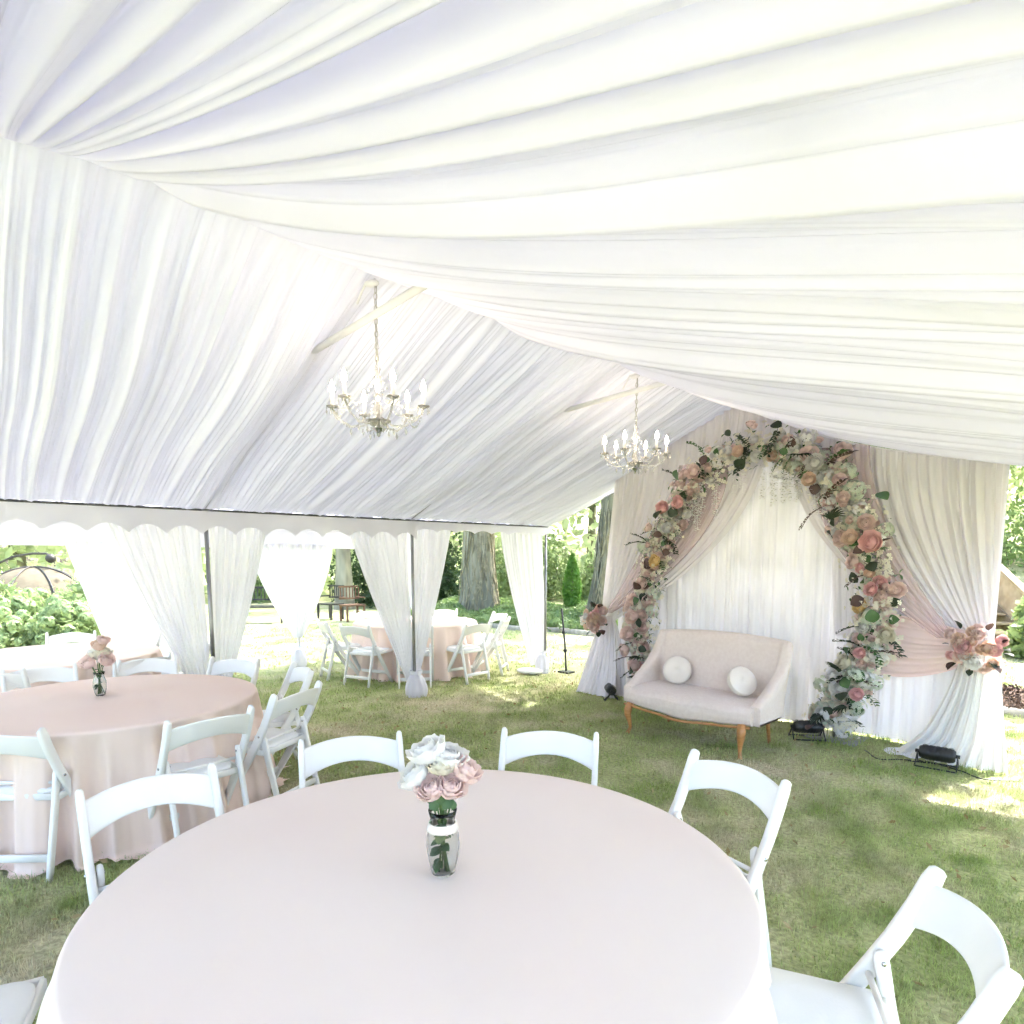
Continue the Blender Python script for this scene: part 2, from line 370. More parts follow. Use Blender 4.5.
# ---------------------------------------------------------------- curtains
def tied(name, a, c, tie, gw, mat, nrm, ztop, seed, p=1.15, waves=None, nu=90, nv=26, below=None, parent=None, origin=(0, 0, 0), bulge=0, psp=0, ztopf=None, sagz=0):
    """sheet hung from a..c (xy), gathered at tie (x,y,z)"""
    A, C_ = Vector((*a, 0)), Vector((*c, 0)); Tt = Vector(tie); n = Vector((*nrm, 0)).normalized(); wdir = (C_-A).normalized(); L = (C_-A).length
    fo = foldfn(seed, waves or [(.17, .022, 0), (.075, .010, .8)])
    def fn(u, v):
        top = A.lerp(C_, u); zt = ztopf(top) if ztopf else ztop
        cut = below is not None
        vt = .62 if cut else 1.0
        if v <= vt:
            s = v/vt
            pp = p + psp*u
            wx = s**pp
            G = Vector((Tt.x, Tt.y, 0)) + wdir*(u-.5)*gw
            P = top.lerp(G, wx); z = zt+(Tt.z-zt)*s - sagz*math.sin(PI*s)*(u if psp >= 0 else 1-u)
            k = 1-.72*s
            P = P + n*(fo(u*L*1.6)*k + bulge*math.sin(PI*s)*1.0 + (u-.5)**2*.04*s)
        else:
            s = (v-vt)/(1-vt)
            w0 = gw+(below-gw)*s**.7
            G = Vector((Tt.x, Tt.y, 0)) + wdir*((u-.5)*w0)
            z = Tt.z*(1-s)+.015*s; k = .28+.9*s
            P = G + n*(fo(u*L*1.6)*k + .10*s*s)
        return (P.x-origin[0], P.y-origin[1], z-origin[2])
    b = MB(); b.grid(fn, nu, nv)
    return b.build(name, mat, parent, loc=None if parent else origin)
wallx = EX-.045
def curt(ya, yb, yt, seed, label, x=wallx, zt=.20, ztop=2.1, off=0, gw=.12, p=1.15):
    o = tied('curtain', (x, ya), (x, yb), (x+off, yt, zt), gw, M['curtain'], (1, 0), ztop, seed, p=p, origin=(x, (ya+yb)/2, 0))
    tag(o, label, 'curtain', 'white voile curtains tied back to the tent poles')
curt(1.28, 2.06, 2.03, 1, 'white voile curtain sweeping down to the left of the pole behind the left table', zt=.30)
curt(2.14, 2.72, 2.16, 2, 'white voile curtain hanging on the right side of the pole nearest the left table', zt=.30)
curt(3.60, 4.40, 4.41, 3, 'wide white voile curtain gathered to the left of the middle tent pole', zt=.20)
curt(4.50, 5.10, 4.48, 4, 'white voile curtain gathered to the right of the middle tent pole', zt=.20)
curt(5.93, 6.76, 6.70, 5, 'white voile curtain gathered at the last tent pole beside the open end', zt=.12, gw=.34, p=1.35)
curt(-1.1, -.3, -.28, 6, 'white voile curtain at the pole beyond the left edge of the view', zt=.30)
fx = SX0+.05
curt(3.66, 5.00, 4.36, 7, 'white curtain tied in at its foot behind the row of far chairs', x=fx, zt=.45, ztop=1.9, gw=.12, p=1.5)
curt(1.42, 3.0, 2.30, 8, 'broad plain white curtain on the far side beside the green hydrangea bushes', x=fx, zt=.05, ztop=1.9, gw=.75, p=1.0)
curt(-1.3, .28, -.55, 9, 'white curtain at the far left corner of the low awning tent', x=fx, zt=.05, ztop=1.9, gw=.7, p=1.0)
curt(6.0, 6.85, 6.80, 10, 'white curtain at the last far pole of the low awning tent', x=fx, zt=.3, ztop=1.9)
# wrapped pole weights
def weight(x, y, r, seed, label):
    def fn(u, v):
        th = 2*PI*u; z = .34*v; rad = r*(math.sin(PI*min(1, .30+v*.62))**.9)*(1-.25*v) if v < .8 else r*(.38+(v-.8)*.9)
        rad *= 1+.07*noise.noise((math.cos(th)*2+seed, math.sin(th)*2, v*2))+.05*math.sin(th*9+seed+v*2)
        return (rad*math.cos(th), rad*math.sin(th), z*.95)
    b = MB(); b.grid(fn, 64, 22, wrap=True); o = b.build('pole_weight', M['curtain'], loc=(x, y, 0)); tag(o, label, 'weight', 'white fabric wrapped weights at the pole feet')
weight(EX+.05, 4.44, .145, 1, 'white cloth wrapped weight bag at the foot of the middle tent pole')
weight(EX-.02, 2.1, .14, 2, 'white cloth wrapped weight at the pole foot behind the nearest left table')
weight(fx, 4.36, .13, 3, 'white cloth wrapped weight under the tied far curtain')
# foot of last pole: flattened lumpy cloth + sandbag
weight(EX+.02, 6.72, .11, 4, 'small white cloth bundle at the foot of the last tent pole')
b = MB(); b.grid(lambda u, v: ((.19*math.sin(PI*v)+1e-4)*math.cos(2*PI*u)*(1+.1*math.sin(6*PI*u)), .11*math.sin(PI*v)*math.sin(2*PI*u), .05-.05*math.cos(PI*v)), 28, 10, wrap=True)
tag(b.build('sandbag', M['pad'], loc=(EX-.02, 6.48, 0), rot=(0, 0, .5)), 'small flat white sandbag lying on the grass at the last tent pole', 'sandbag')

# ---------------------------------------------------------------- tables
def round_table(cx, cy, R, rz, seed, label_t, label_c, pool=.0):
    t = thing('round_table', label_t, 'table', (cx, cy, 0), rz, 'round banquet tables under blush cloths')
    b = MB(); b.lathe([(0.001, .715), (R-.012, .715), (R-.008, .738), (0.001, .738)], 64); b.build('tabletop', M['ply'], t, False)
    for k in range(4):
        a = PI/4+k*PI/2; b = MB(); b.tube([(.5*math.cos(a), .5*math.sin(a), .715), (.55*math.cos(a), .55*math.sin(a), .0)], .014, 8); b.build('leg', M['steel'], t)
    fo = foldfn(seed, [(.34, 1.1, 0), (.17, .6, .9), (.08, .15, 0)])
    def rs(th):  # periodic blend of two fold samples
        x = th/(2*PI); L = 2*PI*R
        return fo(x*L)*(1-max(0, (x-.85)/.15)) + fo((x-1)*L)*max(0, (x-.85)/.15)
    def fn(u, v):
        th = 2*PI*u
        if v < .3:
            k = v/.3; r = R*k*.985+1e-4; z = .747
            z += .0015*noise.noise((r*3*math.cos(th), r*3*math.sin(th), seed))
        elif v < .4:
            k = (v-.3)/.1; a = k*PI/2; r = R*.985+.018*math.sin(a); z = .747-.018*(1-math.cos(a))
        else:
            k = (v-.4)/.6; f = rs(th)
            r = R+.003+ (.07*k**1.2) + f*.085*k**.55 + .012*k*math.sin(th*31+seed)
            z = .729-(.729-.008)*min(1, k*1.03)
            if k > .93 and pool: r += pool*(k-.93)/.07*(.5+.5*math.sin(th*5+seed)); z = .010+.012*(1+math.sin(th*23))
        return (r*math.cos(th), r*math.sin(th), z)
    b = MB(); b.grid(fn, 260, 46, wrap=True)
    c = b.build('tablecloth', M['cloth' if seed == 31 else 'cloth2'], loc=(cx, cy, 0)); tag(c, label_c, 'tablecloth', 'blush pink floor length tablecloths')
T1 = (-1.49, 1.09); T2 = (-4.91, .94); T3 = (-7.85, 5.5); T4 = (-7.6, 1.0)
round_table(*T1, .94, .1, 31, 'large round table in the foreground holding the vase of roses', 'smooth pale blush cloth covering the large foreground table')
round_table(*T2, .915, .5, 32, 'round table at left with folding chairs crowded around it', 'pleated blush cloth pooling on the grass under the left table', pool=.12)
round_table(*T3, .915, .2, 33, 'round table standing behind the middle tent pole curtains', 'peachy blush cloth on the table behind the middle pole curtains')
round_table(*T4, .915, .9, 34, 'round table at far left under the low awning tent', 'pale blush cloth on the farthest left table before the shrubs')

# ---------------------------------------------------------------- folding chair
def make_chair(label):
    t = thing('folding_chair', label, 'chair', group='white resin folding chairs')
    for s in (-1, 1):
        b = MB(); x = s*.218
        pts = [(x, -.262, .802), (x, -.258, .795), (x, -.245, .765), (x, -.215, .69), (x, -.165, .585), (x, -.10, .47), (x, -.03, .355), (x, .06, .22), (x, .14, .10), (x, .205, .0)]
        b.tube(pts, [.5, .85, 1, 1, 1, 1, 1, .95, .85, .8], 12, flat=(.0135, .026), side=(1, 0, 0)); b.build('front_leg', M['resin'], t)
        b = MB(); x = s*.190
        pts = [(x, -.125, .555), (x, -.127, .548), (x, -.133, .52), (x, -.155, .40), (x, -.19, .25), (x, -.225, .10), (x, -.245, 0)]
        b.tube(pts, [.5, .85, 1, 1, 1, .95, .9], 12, flat=(.0115, .020), side=(1, 0, 0)); b.build('rear_leg', M['resin'], t)
        b = MB(); b.tube([(s*.176, -.135, .525), (s*.236, -.135, .525)], .007, 8); b.build('pivot_bolt', M['silver'], t)
    def br(u, v):  # closed section loop in v
        x = (u-.5)*.43; k = 1-(2*u-1)**2
        zt = .757+.030*k; zb = .625+.052*k
        yb = -.225-.042*k
        lean = lambda z: -(z-.69)*.38
        th = 2*PI*v; cz = math.copysign(abs(math.sin(th))**.5, math.sin(th)); cy = math.copysign(abs(math.cos(th))**.6, math.cos(th))
        z = (zt+zb)/2+(zt-zb)/2*cz
        return (x, yb+.009*cy+lean(z), z)
    b = MB(); b.grid(br, 24, 16); b.build('back_rail', M['resin'], t)
    # seat frame and pad
    def pad(u, v, top=True):
        th = 2*PI*u; e = .35; c_ = math.copysign(abs(math.cos(th))**e, math.cos(th)); s_ = math.copysign(abs(math.sin(th))**e, math.sin(th))
        prof = [(0.001, .0), (.93, .0), (1, .012), (1, .026), (.96, .036), (.5, .042), (.001, .043)]
        k = v*6; i = min(5, int(k)); f = k-i; r = prof[i][0]*(1-f)+prof[i+1][0]*f; z = prof[i][1]*(1-f)+prof[i+1][1]*f
        yy = s_*r*.195; wdt = .183+.012*(s_*r)
        return (c_*r*wdt, .055+yy, .418+z+.02*(yy))
    b = MB(); b.grid(pad, 48, 6, wrap=True); b.build('seat', M['pad'], t)
    b = MB()
    for s in (-1, 1): b.tube([(s*.196, -.14, .41), (s*.196, .25, .425)], 1, 10, flat=(.009, .018), side=(1, 0, 0))
    b.tube([(-.19, .25, .425), (.19, .25, .425)], 1, 10, flat=(.018, .009), side=(0, 0, 1)); b.tube([(-.19, -.14, .41), (.19, -.14, .41)], 1, 10, flat=(.018, .009), side=(0, 0, 1))
    b.build('seat_frame', M['resin'], t)
    for (y, z, w_) in ((.113, .145, .21), (-.222, .115, .185)):
        b = MB(); b.tube([(-w_, y, z), (w_, y, z)], 1, 10, flat=(.020, .009), side=(0, 0, 1)); b.build('stretcher', M['resin'], t)
    b = MB(); b.tube([(-.205, -.105, .475), (.205, -.105, .475)], .009, 8); b.build('stretcher', M['resin'], t)
    return t
chair0 = None
def place_chair(x, y, face, label):
    """x,y seat centre; face = angle of the direction the sitter looks"""
    global chair0
    rz = face-PI/2
    if chair0 is None:
        chair0 = make_chair(label); chair0.scale = (1.07, 1.03, 1.03); chair0.location = (x, y, 0); chair0.rotation_euler = (0, 0, rz); return chair0
    return dup(chair0, (x, y, 0), rz, label)
def by_rail(a, c, centre, label):
    mx, my = (a[0]+c[0])/2, (a[1]+c[1])/2; dx, dy = c[0]-a[0], c[1]-a[1]; L = math.hypot(dx, dy); nx, ny = -dy/L, dx/L
    if nx*(centre[0]-mx)+ny*(centre[1]-my) < 0: nx, ny = -nx, -ny
    place_chair(mx+nx*.262, my+ny*.262, math.atan2(ny, nx), label)
by_rail((-2.77, .38), (-2.75, .90), T1, 'white folding chair at left of the foreground table overlapping the left table')
by_rail((-2.83, 1.29), (-2.62, 1.74), T1, 'white folding chair directly left of the vase of roses on the foreground table')
by_rail((-2.32, 2.15), (-1.92, 2.43), T1, 'white folding chair behind the foreground table in front of the open grass')
by_rail((-1.46, 2.53), (-.97, 2.42), T1, 'white folding chair at the far right of the foreground table below the sofa')
by_rail((-.40, 2.03), (-.17, 1.61), T1, 'largest white folding chair at the lower right corner seen from its front')
c6 = gp(-1.39, 1.44); place_chair(c6[0]-.11, c6[1]-.10, math.atan2(T1[1]-c6[1]+.35, T1[0]-c6[0]), 'white folding chair of which only the seat shows at the lower left corner')
by_rail((-4.25, .08), (-3.92, .45), T2, 'white folding chair at the left edge with its seat tucked toward the left table')
by_rail((-3.64, .93), (-3.70, 1.43), T2, 'white folding chair in front of the left table between two foreground chair backs')
by_rail((-3.90, 1.63), (-4.12, 2.06), T2, 'nearer of two overlapping white folding chairs at the right of the left table')
by_rail((-4.62, 2.22), (-4.98, 2.28), T2, 'farther of two overlapping white folding chairs below the tied far curtain')
by_rail((-5.80, 1.90), (-5.40, 2.14), T2, 'white folding chair behind the right rim of the left table at the pole')
by_rail((-6.24, 1.25), (-6.10, 1.68), T2, 'white folding chair behind the left table just right of its small vase')
by_rail((-6.28, .50), (-6.24, .95), T2, 'white folding chair behind the left table just left of its small vase')
for ang, lab in ((2, 'white folding chair right of the middle pole curtain with its back to the open grass'), (34, 'outermost right white folding chair at the table behind the middle pole'),
                 (-36, 'white folding chair half hidden by the left curtain of the middle pole'), (-70, 'white folding chair seen from behind just left of the middle pole curtain'),
                 (-104, 'leftmost white folding chair at the table behind the middle pole'), (72, 'white folding chair standing behind the far table near the big vine covered trunk'),
                 (125, 'white folding chair on the far side of the table behind the middle pole'), (180, 'white folding chair on the lawn side of the table behind the middle pole')):
    a = R_(ang); place_chair(T3[0]+1.13*math.cos(a), T3[1]+1.13*math.sin(a), a+PI, lab)
for ang, lab in ((-25, 'white folding chair behind the far left table edge closest to the camera side'), (20, 'white folding chair between the left table and the farthest left table'),
                 (65, 'white folding chair right of the farthest left table near the broad curtain'), (115, 'white folding chair on the shrub side of the farthest left table'),
                 (165, 'white folding chair beyond the farthest left table against the shrubs'), (-70, 'white folding chair at the left frame edge by the farthest table')):
    a = R_(ang); place_chair(T4[0]+1.15*math.cos(a), T4[1]+1.15*math.sin(a), a+PI, lab)

# ---------------------------------------------------------------- flowers
def petal_ring(b, n, R, top, wang, seed, open_, SZ=.05):
    rr = random.Random(seed*7+n)
    for k in range(n):
        a = 2*PI*k/n+rr.uniform(-.2, .2)+seed; tp = top*rr.uniform(.93, 1.06); Rj = R*rr.uniform(.94, 1.06)
        def fn(u, v):
            w_ = (u-.5)*2; ph = .25+(tp-.25)*v*(1-.10*w_*w_); env = math.sin(PI*min(1, .22+.50*v))**.5
            rad = Rj*math.sin(ph)+Rj*open_*max(0, v-.72)**1.5*3.2 - .10*Rj*w_*w_*v
            rad *= 1+.05*math.sin(w_*5+k*2.1)*v; z = .62*SZ+Rj*(-math.cos(ph))*.95+.05*Rj*math.sin(w_*6+k*1.7+seed)*v*v - Rj*open_*max(0, v-.8)*.8
            an = a+w_*wang*env/max(.45, math.sin(min(ph, 2.4)))*1.02
            return (math.cos(an)*rad, math.sin(an)*rad, z)
        b.grid(fn, 5, 6)
def rose_mb(sz=.05, openness=1.0, seed=0):
    b = MB(); o = openness
    petal_ring(b, 3, .26*sz, 2.75, 1.1, seed, 0, sz)
    petal_ring(b, 4, .42*sz, 2.45, .9, seed+1, .02, sz)
    petal_ring(b, 5, .60*sz, 2.20, .75, seed+2, .08, sz)
    petal_ring(b, 6, .80*sz, 1.95, .66, seed+3, .16*o, sz)
    petal_ring(b, 7, .98*sz, 1.80, .58, seed+4, .24*o, sz)
    return b
def hyd_mb(sz=.07, seed=0, n=90):
    b = MB(); rr = random.Random(seed)
    for k in range(n):
        z = rr.uniform(-.3, 1); a = rr.uniform(0, 2*PI); q = math.sqrt(max(0, 1-z*z)); d = Vector((q*math.cos(a), q*math.sin(a), z)); p = d*sz*rr.uniform(.85, 1.05)
        t = d.cross(Vector((0, 0, 1))); t = t.normalized() if t.length > .01 else Vector((1, 0, 0)); w_ = d.cross(t); an = rr.uniform(0, PI); t2 = t*math.cos(an)+w_*math.sin(an); w2 = d.cross(t2); s = sz*.26
        for q_ in range(4):
            e = t2*math.cos(q_*PI/2)+w2*math.sin(q_*PI/2); f = d.cross(e)
            b.add([p, p+e*s*.6+f*s*.42+d*s*.12, p+e*s+d*s*.02, p+e*s*.6-f*s*.42+d*s*.12], [(0, 1, 2, 3)])
    return b
def leaf_mb(L, W, seed=0, cup=.15):
    b = MB()
    def fn(u, v):
        w_ = (u-.5)*2; ww = W*(math.sin(PI*v**.85)**.8)
        return (w_*ww, L*v, cup*L*(w_*w_*.5)*math.sin(PI*v) + .12*L*math.sin(PI*v*.9))
    b.grid(fn, 4, 7); return b
def sprig_mb(L, n, seed, lw=.011, ll=.04):
    rr = random.Random(seed); b = MB(); pts = [Vector((.02*math.sin(i*.9+seed), L*i/6, .03*math.sin(i*.5))) for i in range(7)]; b.tube(pts, .0018, 4)
    for k in range(n):
        f = .15+.85*k/n; i = min(5, int(f*6)); p = pts[i].lerp(pts[i+1], f*6-i); s = -1 if k % 2 else 1
        lm = leaf_mb(ll*rr.uniform(.8, 1.2), lw); b.xf(lm, Matrix.Translation(p) @ Matrix.Rotation(-s*rr.uniform(.7, 1.2), 4, 'Z') @ Matrix.Rotation(rr.uniform(-.5, .5), 4, 'Y'))
    return b
def fan_mb(L, n=9):
    b = MB()
    for k in range(n):
        a = (k/(n-1)-.5)*2.3; b.xf(leaf_mb(L*(1-.25*abs(a)/1.2), .012), Matrix.Rotation(a, 4, 'Z'))
    return b
_cache = {}
def mesh_of(key, make, mat):
    if (key, mat.name) not in _cache:
        mb = make(); o = mb.build(key.split('#')[0], mat); _cache[(key, mat.name)] = o.data; bpy.data.objects.remove(o)
    return _cache[(key, mat.name)]
def inst(name, me, parent, loc, quat, sc=1):
    o = bpy.data.objects.new(name, me); COL.objects.link(o); o.parent = parent; o.location = loc; o.rotation_mode = 'QUATERNION'; o.rotation_quaternion = quat; o.scale = (sc,)*3; return o
def aim(d, roll=0):
    return Vector(d).to_track_quat('Z', 'Y') @ Matrix.Rotation(roll, 3, 'Z').to_quaternion()
def rose_me(i, mat, op): return mesh_of('rose#%d_%s' % (i, op), lambda: rose_mb(1, op, i*2.3), M[mat])

cr_, sr_ = math.cos(HEAD), math.sin(HEAD)
VX, VY = -1.45, 1.10
# bouquets in vases
def vase(x, y, label, small=False, band=True):
    s = .82 if small else 1
    v = thing('glass_vase', label, 'vase', (x, y, .748), 0, 'glass vases on the tables')
    prof = [(.001, .002), (.031, .002), (.036, .008), (.045, .05), (.0505, .09), (.049, .12), (.040, .150), (.036, .165), (.038, .18), (.043, .20)]
    inn = [(r-.004 if r > .01 else .001, z+.006 if i < 3 else z) for i, (r, z) in enumerate(prof)]
    prof = [(r*s, z*s) for r, z in prof]+[(r*s, z*s) for r, z in reversed(inn)]
    b = MB(); b.lathe(prof, 32); b.build('jar', M['glass'], v)
    if band: b = MB(); b.lathe([(.0425*s, .138*s), (.0475*s, .139*s), (.0425*s, .160*s), (.038*s, .162*s)], 32); b.build('ribbon_band', M['cushion'], v)
def bouquet(x, y, heads, label, zs=1.0, leafn=14, seed=3):
    t = thing('rose_bouquet', label, 'bouquet', (x, y, .757), 0, 'rose bouquets in the vases')
    rr = random.Random(seed)
    b = MB()
    for (hx, hy, hz, *_r) in heads:
        k = rr.uniform(-.5, .5)
        b.tube([(-hx*.25+rr.uniform(-.015, .015), -hy*.25+rr.uniform(-.015, .015), .004), (hx*.1, hy*.1, hz*.45), (hx*.5, hy*.5, hz*.72), (hx, hy, hz)], .0028, 6)
    b.build('stems', M['stem'], t)
    for (hx, hy, hz, r, mat, op) in heads:
        i = rr.randint(0, 3); inst('rose', rose_me(i, mat, op), t, (hx, hy, hz-.4*r), aim(Vector((hx*10, hy*10, .8))+Vector((sr_*.3, -cr_*.3, 0)), rr.uniform(0, 6)), r*1.12)
    for k in range(leafn):
        a = rr.uniform(0, 2*PI); z = rr.uniform(.03, .27)*zs; rad = .02 if z < .19 else .075
        inst('leaf', mesh_of('leaf#%d' % (k % 3), lambda: leaf_mb(.06, .018+.004*(k % 3)), M['fleaf']), t, (rad*math.cos(a)*.5, rad*math.sin(a)*.5, z),
             aim((math.cos(a)*.4, math.sin(a)*.4, 1 if z < .2 else .5), rr.uniform(0, 6)) @ Matrix.Rotation(-1.0 if z > .19 else -.3, 3, 'X').to_quaternion(), rr.uniform(.45, .8))
vase(VX, VY, 'clear glass jar vase with a white band on the foreground table')
cr_, sr_ = math.cos(HEAD), math.sin(HEAD)
def rel(r, d): return (r*cr_-d*sr_, r*sr_+d*cr_)   # right / away from the camera
H1 = []
for (r, d, z, sz, m_, op) in [(-.045, .02, .365, .062, 'p_white', 1.1), (.02, .02, .345, .058, 'p_white', 1.1), (-.085, -.005, .30, .054, 'p_white', 1.0), (-.03, -.05, .275, .048, 'p_blush', .85),
                              (.035, -.045, .28, .048, 'p_blush', .85), (.080, .0, .315, .050, 'p_blush', .85), (-.02, .07, .33, .055, 'p_white', 1), (.0, -.0, .33, .05, 'p_cream', 1)]:
    x, y = rel(r*.78, d*.8); H1.append((x, y, .31+(z-.31)*.95, sz*.84, m_, op))
bouquet(VX, VY, H1, 'bouquet of white and blush roses on the foreground table', leafn=40)
vx2, vy2 = -5.06, .91
vase(vx2, vy2, 'small clear vase on the left table', small=True, band=False)
H2 = [(*rel(r, d), z, sz, m_, op) for (r, d, z, sz, m_, op) in [(-.085, .0, .25, .05, 'p_blush', 1), (.075, -.02, .26, .055, 'p_blush', 1), (-.01, .03, .29, .06, 'p_cream', 1), (.02, 0, .37, .05, 'p_peach', .9), (.035, .03, .31, .05, 'p_cream', 1), (-.035, -.04, .235, .05, 'p_blush', 1), (.05, .0, .41, .042, 'p_blush', .8), (-.04, .04, .31, .045, 'p_white', 1)]]
H2 = [(x*.85, y*.85, .18+(z-.18)*.85, q*.85, m_, o_) for x, y, z, q, m_, o_ in H2]
bouquet(vx2, vy2, H2, 'loose bouquet of blush and cream roses on the left table', seed=5)

# ---------------------------------------------------------------- chandeliers
def chandelier(x, y, ztop, zb, rz, label, hookdx=-.12):
    t = thing('chandelier', label, 'chandelier', (x, y, zb), rz, 'crystal chandeliers hung from the tent ridge')
    L = ztop-zb
    b = MB()
    n = int((L-.42)/.034)
    for k in range(n):
        z = L-.02-k*.034; s = k % 2; r1, r2 = .010, .021; pts = [((r1*math.cos(q) if s else 0), (0 if s else r1*math.cos(q)), z-.018+r2*math.sin(q)) for q in [2*PI*i/10 for i in range(11)]]
        b.tube(pts, .0026, 5, cap=False)
    b.tube([(0.004, .006, L), (-.006, .004, L-.3), (.006, -.004, .40)], .003, 5)
    b.build('chain', M['chain'], t)
    b = MB(); b.tube([(0, 0, .42), (0, 0, .03)], .006, 8)
    b.lathe([(.006, .40), (.02, .37), (.012, .34), (.028, .30), (.012, .26), (.008, .24)], 16); b.lathe([(.001, 0), (.014, .012), (.006, .028), (.03, .045), (.07, .075), (.075, .082), (.03, .085), (.02, .11), (.032, .14), (.012, .19), (.02, .22), (.006, .24)], 20); b.build('stem', M['glassc'], t)
    b = MB(); b.lathe([(.001, -.012), (.012, 0), (.012, .015), (.045, .035), (.048, .04), (.001, .043)], 16); b.build('finial', M['silver'], t)
    for k in range(6):
        a = 2*PI*k/6+.3; ca, sa = math.cos(a), math.sin(a); R = .265
        b = MB(); pts = [(ca*r, sa*r, z) for r, z in [(.02, .10), (.08, .055), (.16, .05), (.225, .09), (R, .15)]]
        b.tube(pts, .006, 7); ar = b.build('arm', M['glassc'], t)
        b = MB(); b.lathe([(.004, .0), (.034, .012), (.037, .017), (.008, .012)], 14, c=(ca*R, sa*R, .148)); b.build('drip_pan', M['glassc'], ar)
        b = MB(); b.lathe([(.009, 0), (.010, .075), (.001, .078)], 10, c=(ca*R, sa*R, .16)); cd = b.build('candle', M['candle'], ar)
        b = MB(); b.lathe([(.004, 0), (.015, .016), (.016, .028), (.009, .055), (.001, .075)], 12, c=(ca*R, sa*R, .236)); b.build('bulb', M['bulb'], ar)
        b = MB()
        for q in range(5):
            qa = 2*PI*q/5; px, py = ca*R+.033*math.cos(qa), sa*R+.033*math.sin(qa)
            b.lathe([(.001, 0), (.006, .012), (.001, .03)], 6, c=(px, py, .118)); b.lathe([(.001, 0), (.004, .005), (.001, .01)], 6, c=(px, py, .149))
        b.build('crystal_fringe', M['glassc'], ar)
        for q_, l_ in ((.16, .045), (.09, .040)):
            b = MB(); b.lathe([(.001, 0), (.009, l_*.4), (.001, l_)], 6, c=(ca*q_, sa*q_, .0)); b.build('crystal_drop', M['glassc'], t)
        b = MB()
        for q in range(1, 15):
            f = q/15; b.ball((ca*R*f, sa*R*f, .36-.19*f-.10*math.sin(PI*f)), .0065, 6, 4)
        b.build('bead_strand', M['glassc'], t)
        # bead swags between arms
        a2 = a+PI/3; b = MB()
        for q in range(1, 12):
            f = q/12; px = R*((1-f)*ca+f*math.cos(a2)); py = R*((1-f)*sa+f*math.sin(a2)); b.ball((px, py, .14-.07*math.sin(PI*f)), .006, 6, 4)
        b.build('bead_swag', M['glassc'], t)
    b = MB(); b.tube([(hookdx*1.0, 0, L-.10), (hookdx*.5, .0, L+.01), (0, 0, L+.02)], .007, 6); b.ball((-.02, 0, L+.0), .028, 10, 6, (1.6, 1, .7)); b.build('mount', M['whitepaint'], t)
chandelier(-3.28, 2.06, 3.24, 2.40, .5, 'larger looking crystal chandelier hanging nearest the camera with glowing candle bulbs')
chandelier(-3.3, 4.62, 3.22, 2.42, .5, 'crystal chandelier hanging farther down the tent beside the flower arch')

# ---------------------------------------------------------------- backdrop
BY = 6.46
def linerz(x): 
    return (RZ-.375*abs(x-RX)-.03) if x < RX else (RZ + (QZ-RZ)*(x-RX)/(QX-RX) - 1.35*((x-RX)/(QX-RX))*(1-(x-RX)/(QX-RX))**2-.0)
bd = thing('draped_backdrop', 'ivory and white draped wedding backdrop with blush swags behind the sofa', 'backdrop', (-2.95, BY, 0))
OB = (-2.95, BY, 0)
def PB(mb, name, mat): mb.v = [(p[0]-OB[0], p[1]-OB[1], p[2]) for p in mb.v]; return mb.build(name, mat, bd)
fw_ = foldfn(41, [(.13, .020, .9), (.055, .007, 0)])
b = MB(); b.grid(lambda u, v: (-4.86+3.86*u, BY+.05+fw_(u*3.86)*(.5+.6*(1-v)), .02+(linerz(-4.86+3.86*u)+.04-.02)*v), 420, 8); PB(b, 'back_drape', M['whitedrape'])
b = MB()
for x in (-4.80, -1.10): b.tube([(x, BY+.12, 0), (x, BY+.12, linerz(x)-.02)], .02, 8); b.lathe([(.2, 0), (.2, .006), (.03, .01)], 16, c=(x, BY+.12, 0))
b.tube([(-4.80, BY+.12, 2.42), (-1.10, BY+.12, 2.42)], .02, 8); PB(b, 'pipe_frame', M['steel'])
zf = lambda P: linerz(P.x)+.02
tl = (-4.86, BY-.16, .93); tr_ = (-1.08, BY-.12, .92)
W1 = [(.16, .026, 0), (.06, .009, .8), (.03, .003, 0)]
# left ivory drape from the top centre swept to the left tie, flaring below
tied('side_drape', (-4.86, BY-.03), (-2.95, BY-.03), tl, .20, M['ivorysheer'], (0, -1), 2.6, 51, p=1.0, psp=1.3, waves=W1, nu=170, nv=40, below=.75, parent=bd, origin=OB, ztopf=zf, sagz=.0)
tied('side_drape', (-1.03, BY-.03), (-2.75, BY-.03), tr_, .22, M['ivorysheer'], (0, -1), 2.6, 52, p=1.3, psp=1.2, waves=W1, nu=170, nv=40, below=.0, parent=bd, origin=OB, ztopf=zf, sagz=-.05)
# opaque upper ivory panel at right
fi = foldfn(44, [(.11, .016, .8), (.045, .008, .8)])
def rp(u, v):
    x = -2.35+(1.34)*u; zt = linerz(x)+.03; zb = .95+.0*u
    s = v; xx = x+(.10*(1-u))*s**1.5
    return (xx, BY+.0+fi(u*1.5)*(1-.3*s), zt+(zb-zt)*s)
b = MB(); b.grid(rp, 200, 24); PB(b, 'ivory_panel', M['ivory'])
def lp(u, v):
    x = -4.87+.42*u; zt = linerz(x)+.03; return (x, BY-.01+fi(u*.6+3)*(1-.3*v), zt+(1.0-zt)*v)
b = MB(); b.grid(lp, 60, 24); PB(b, 'ivory_panel', M['ivory'])
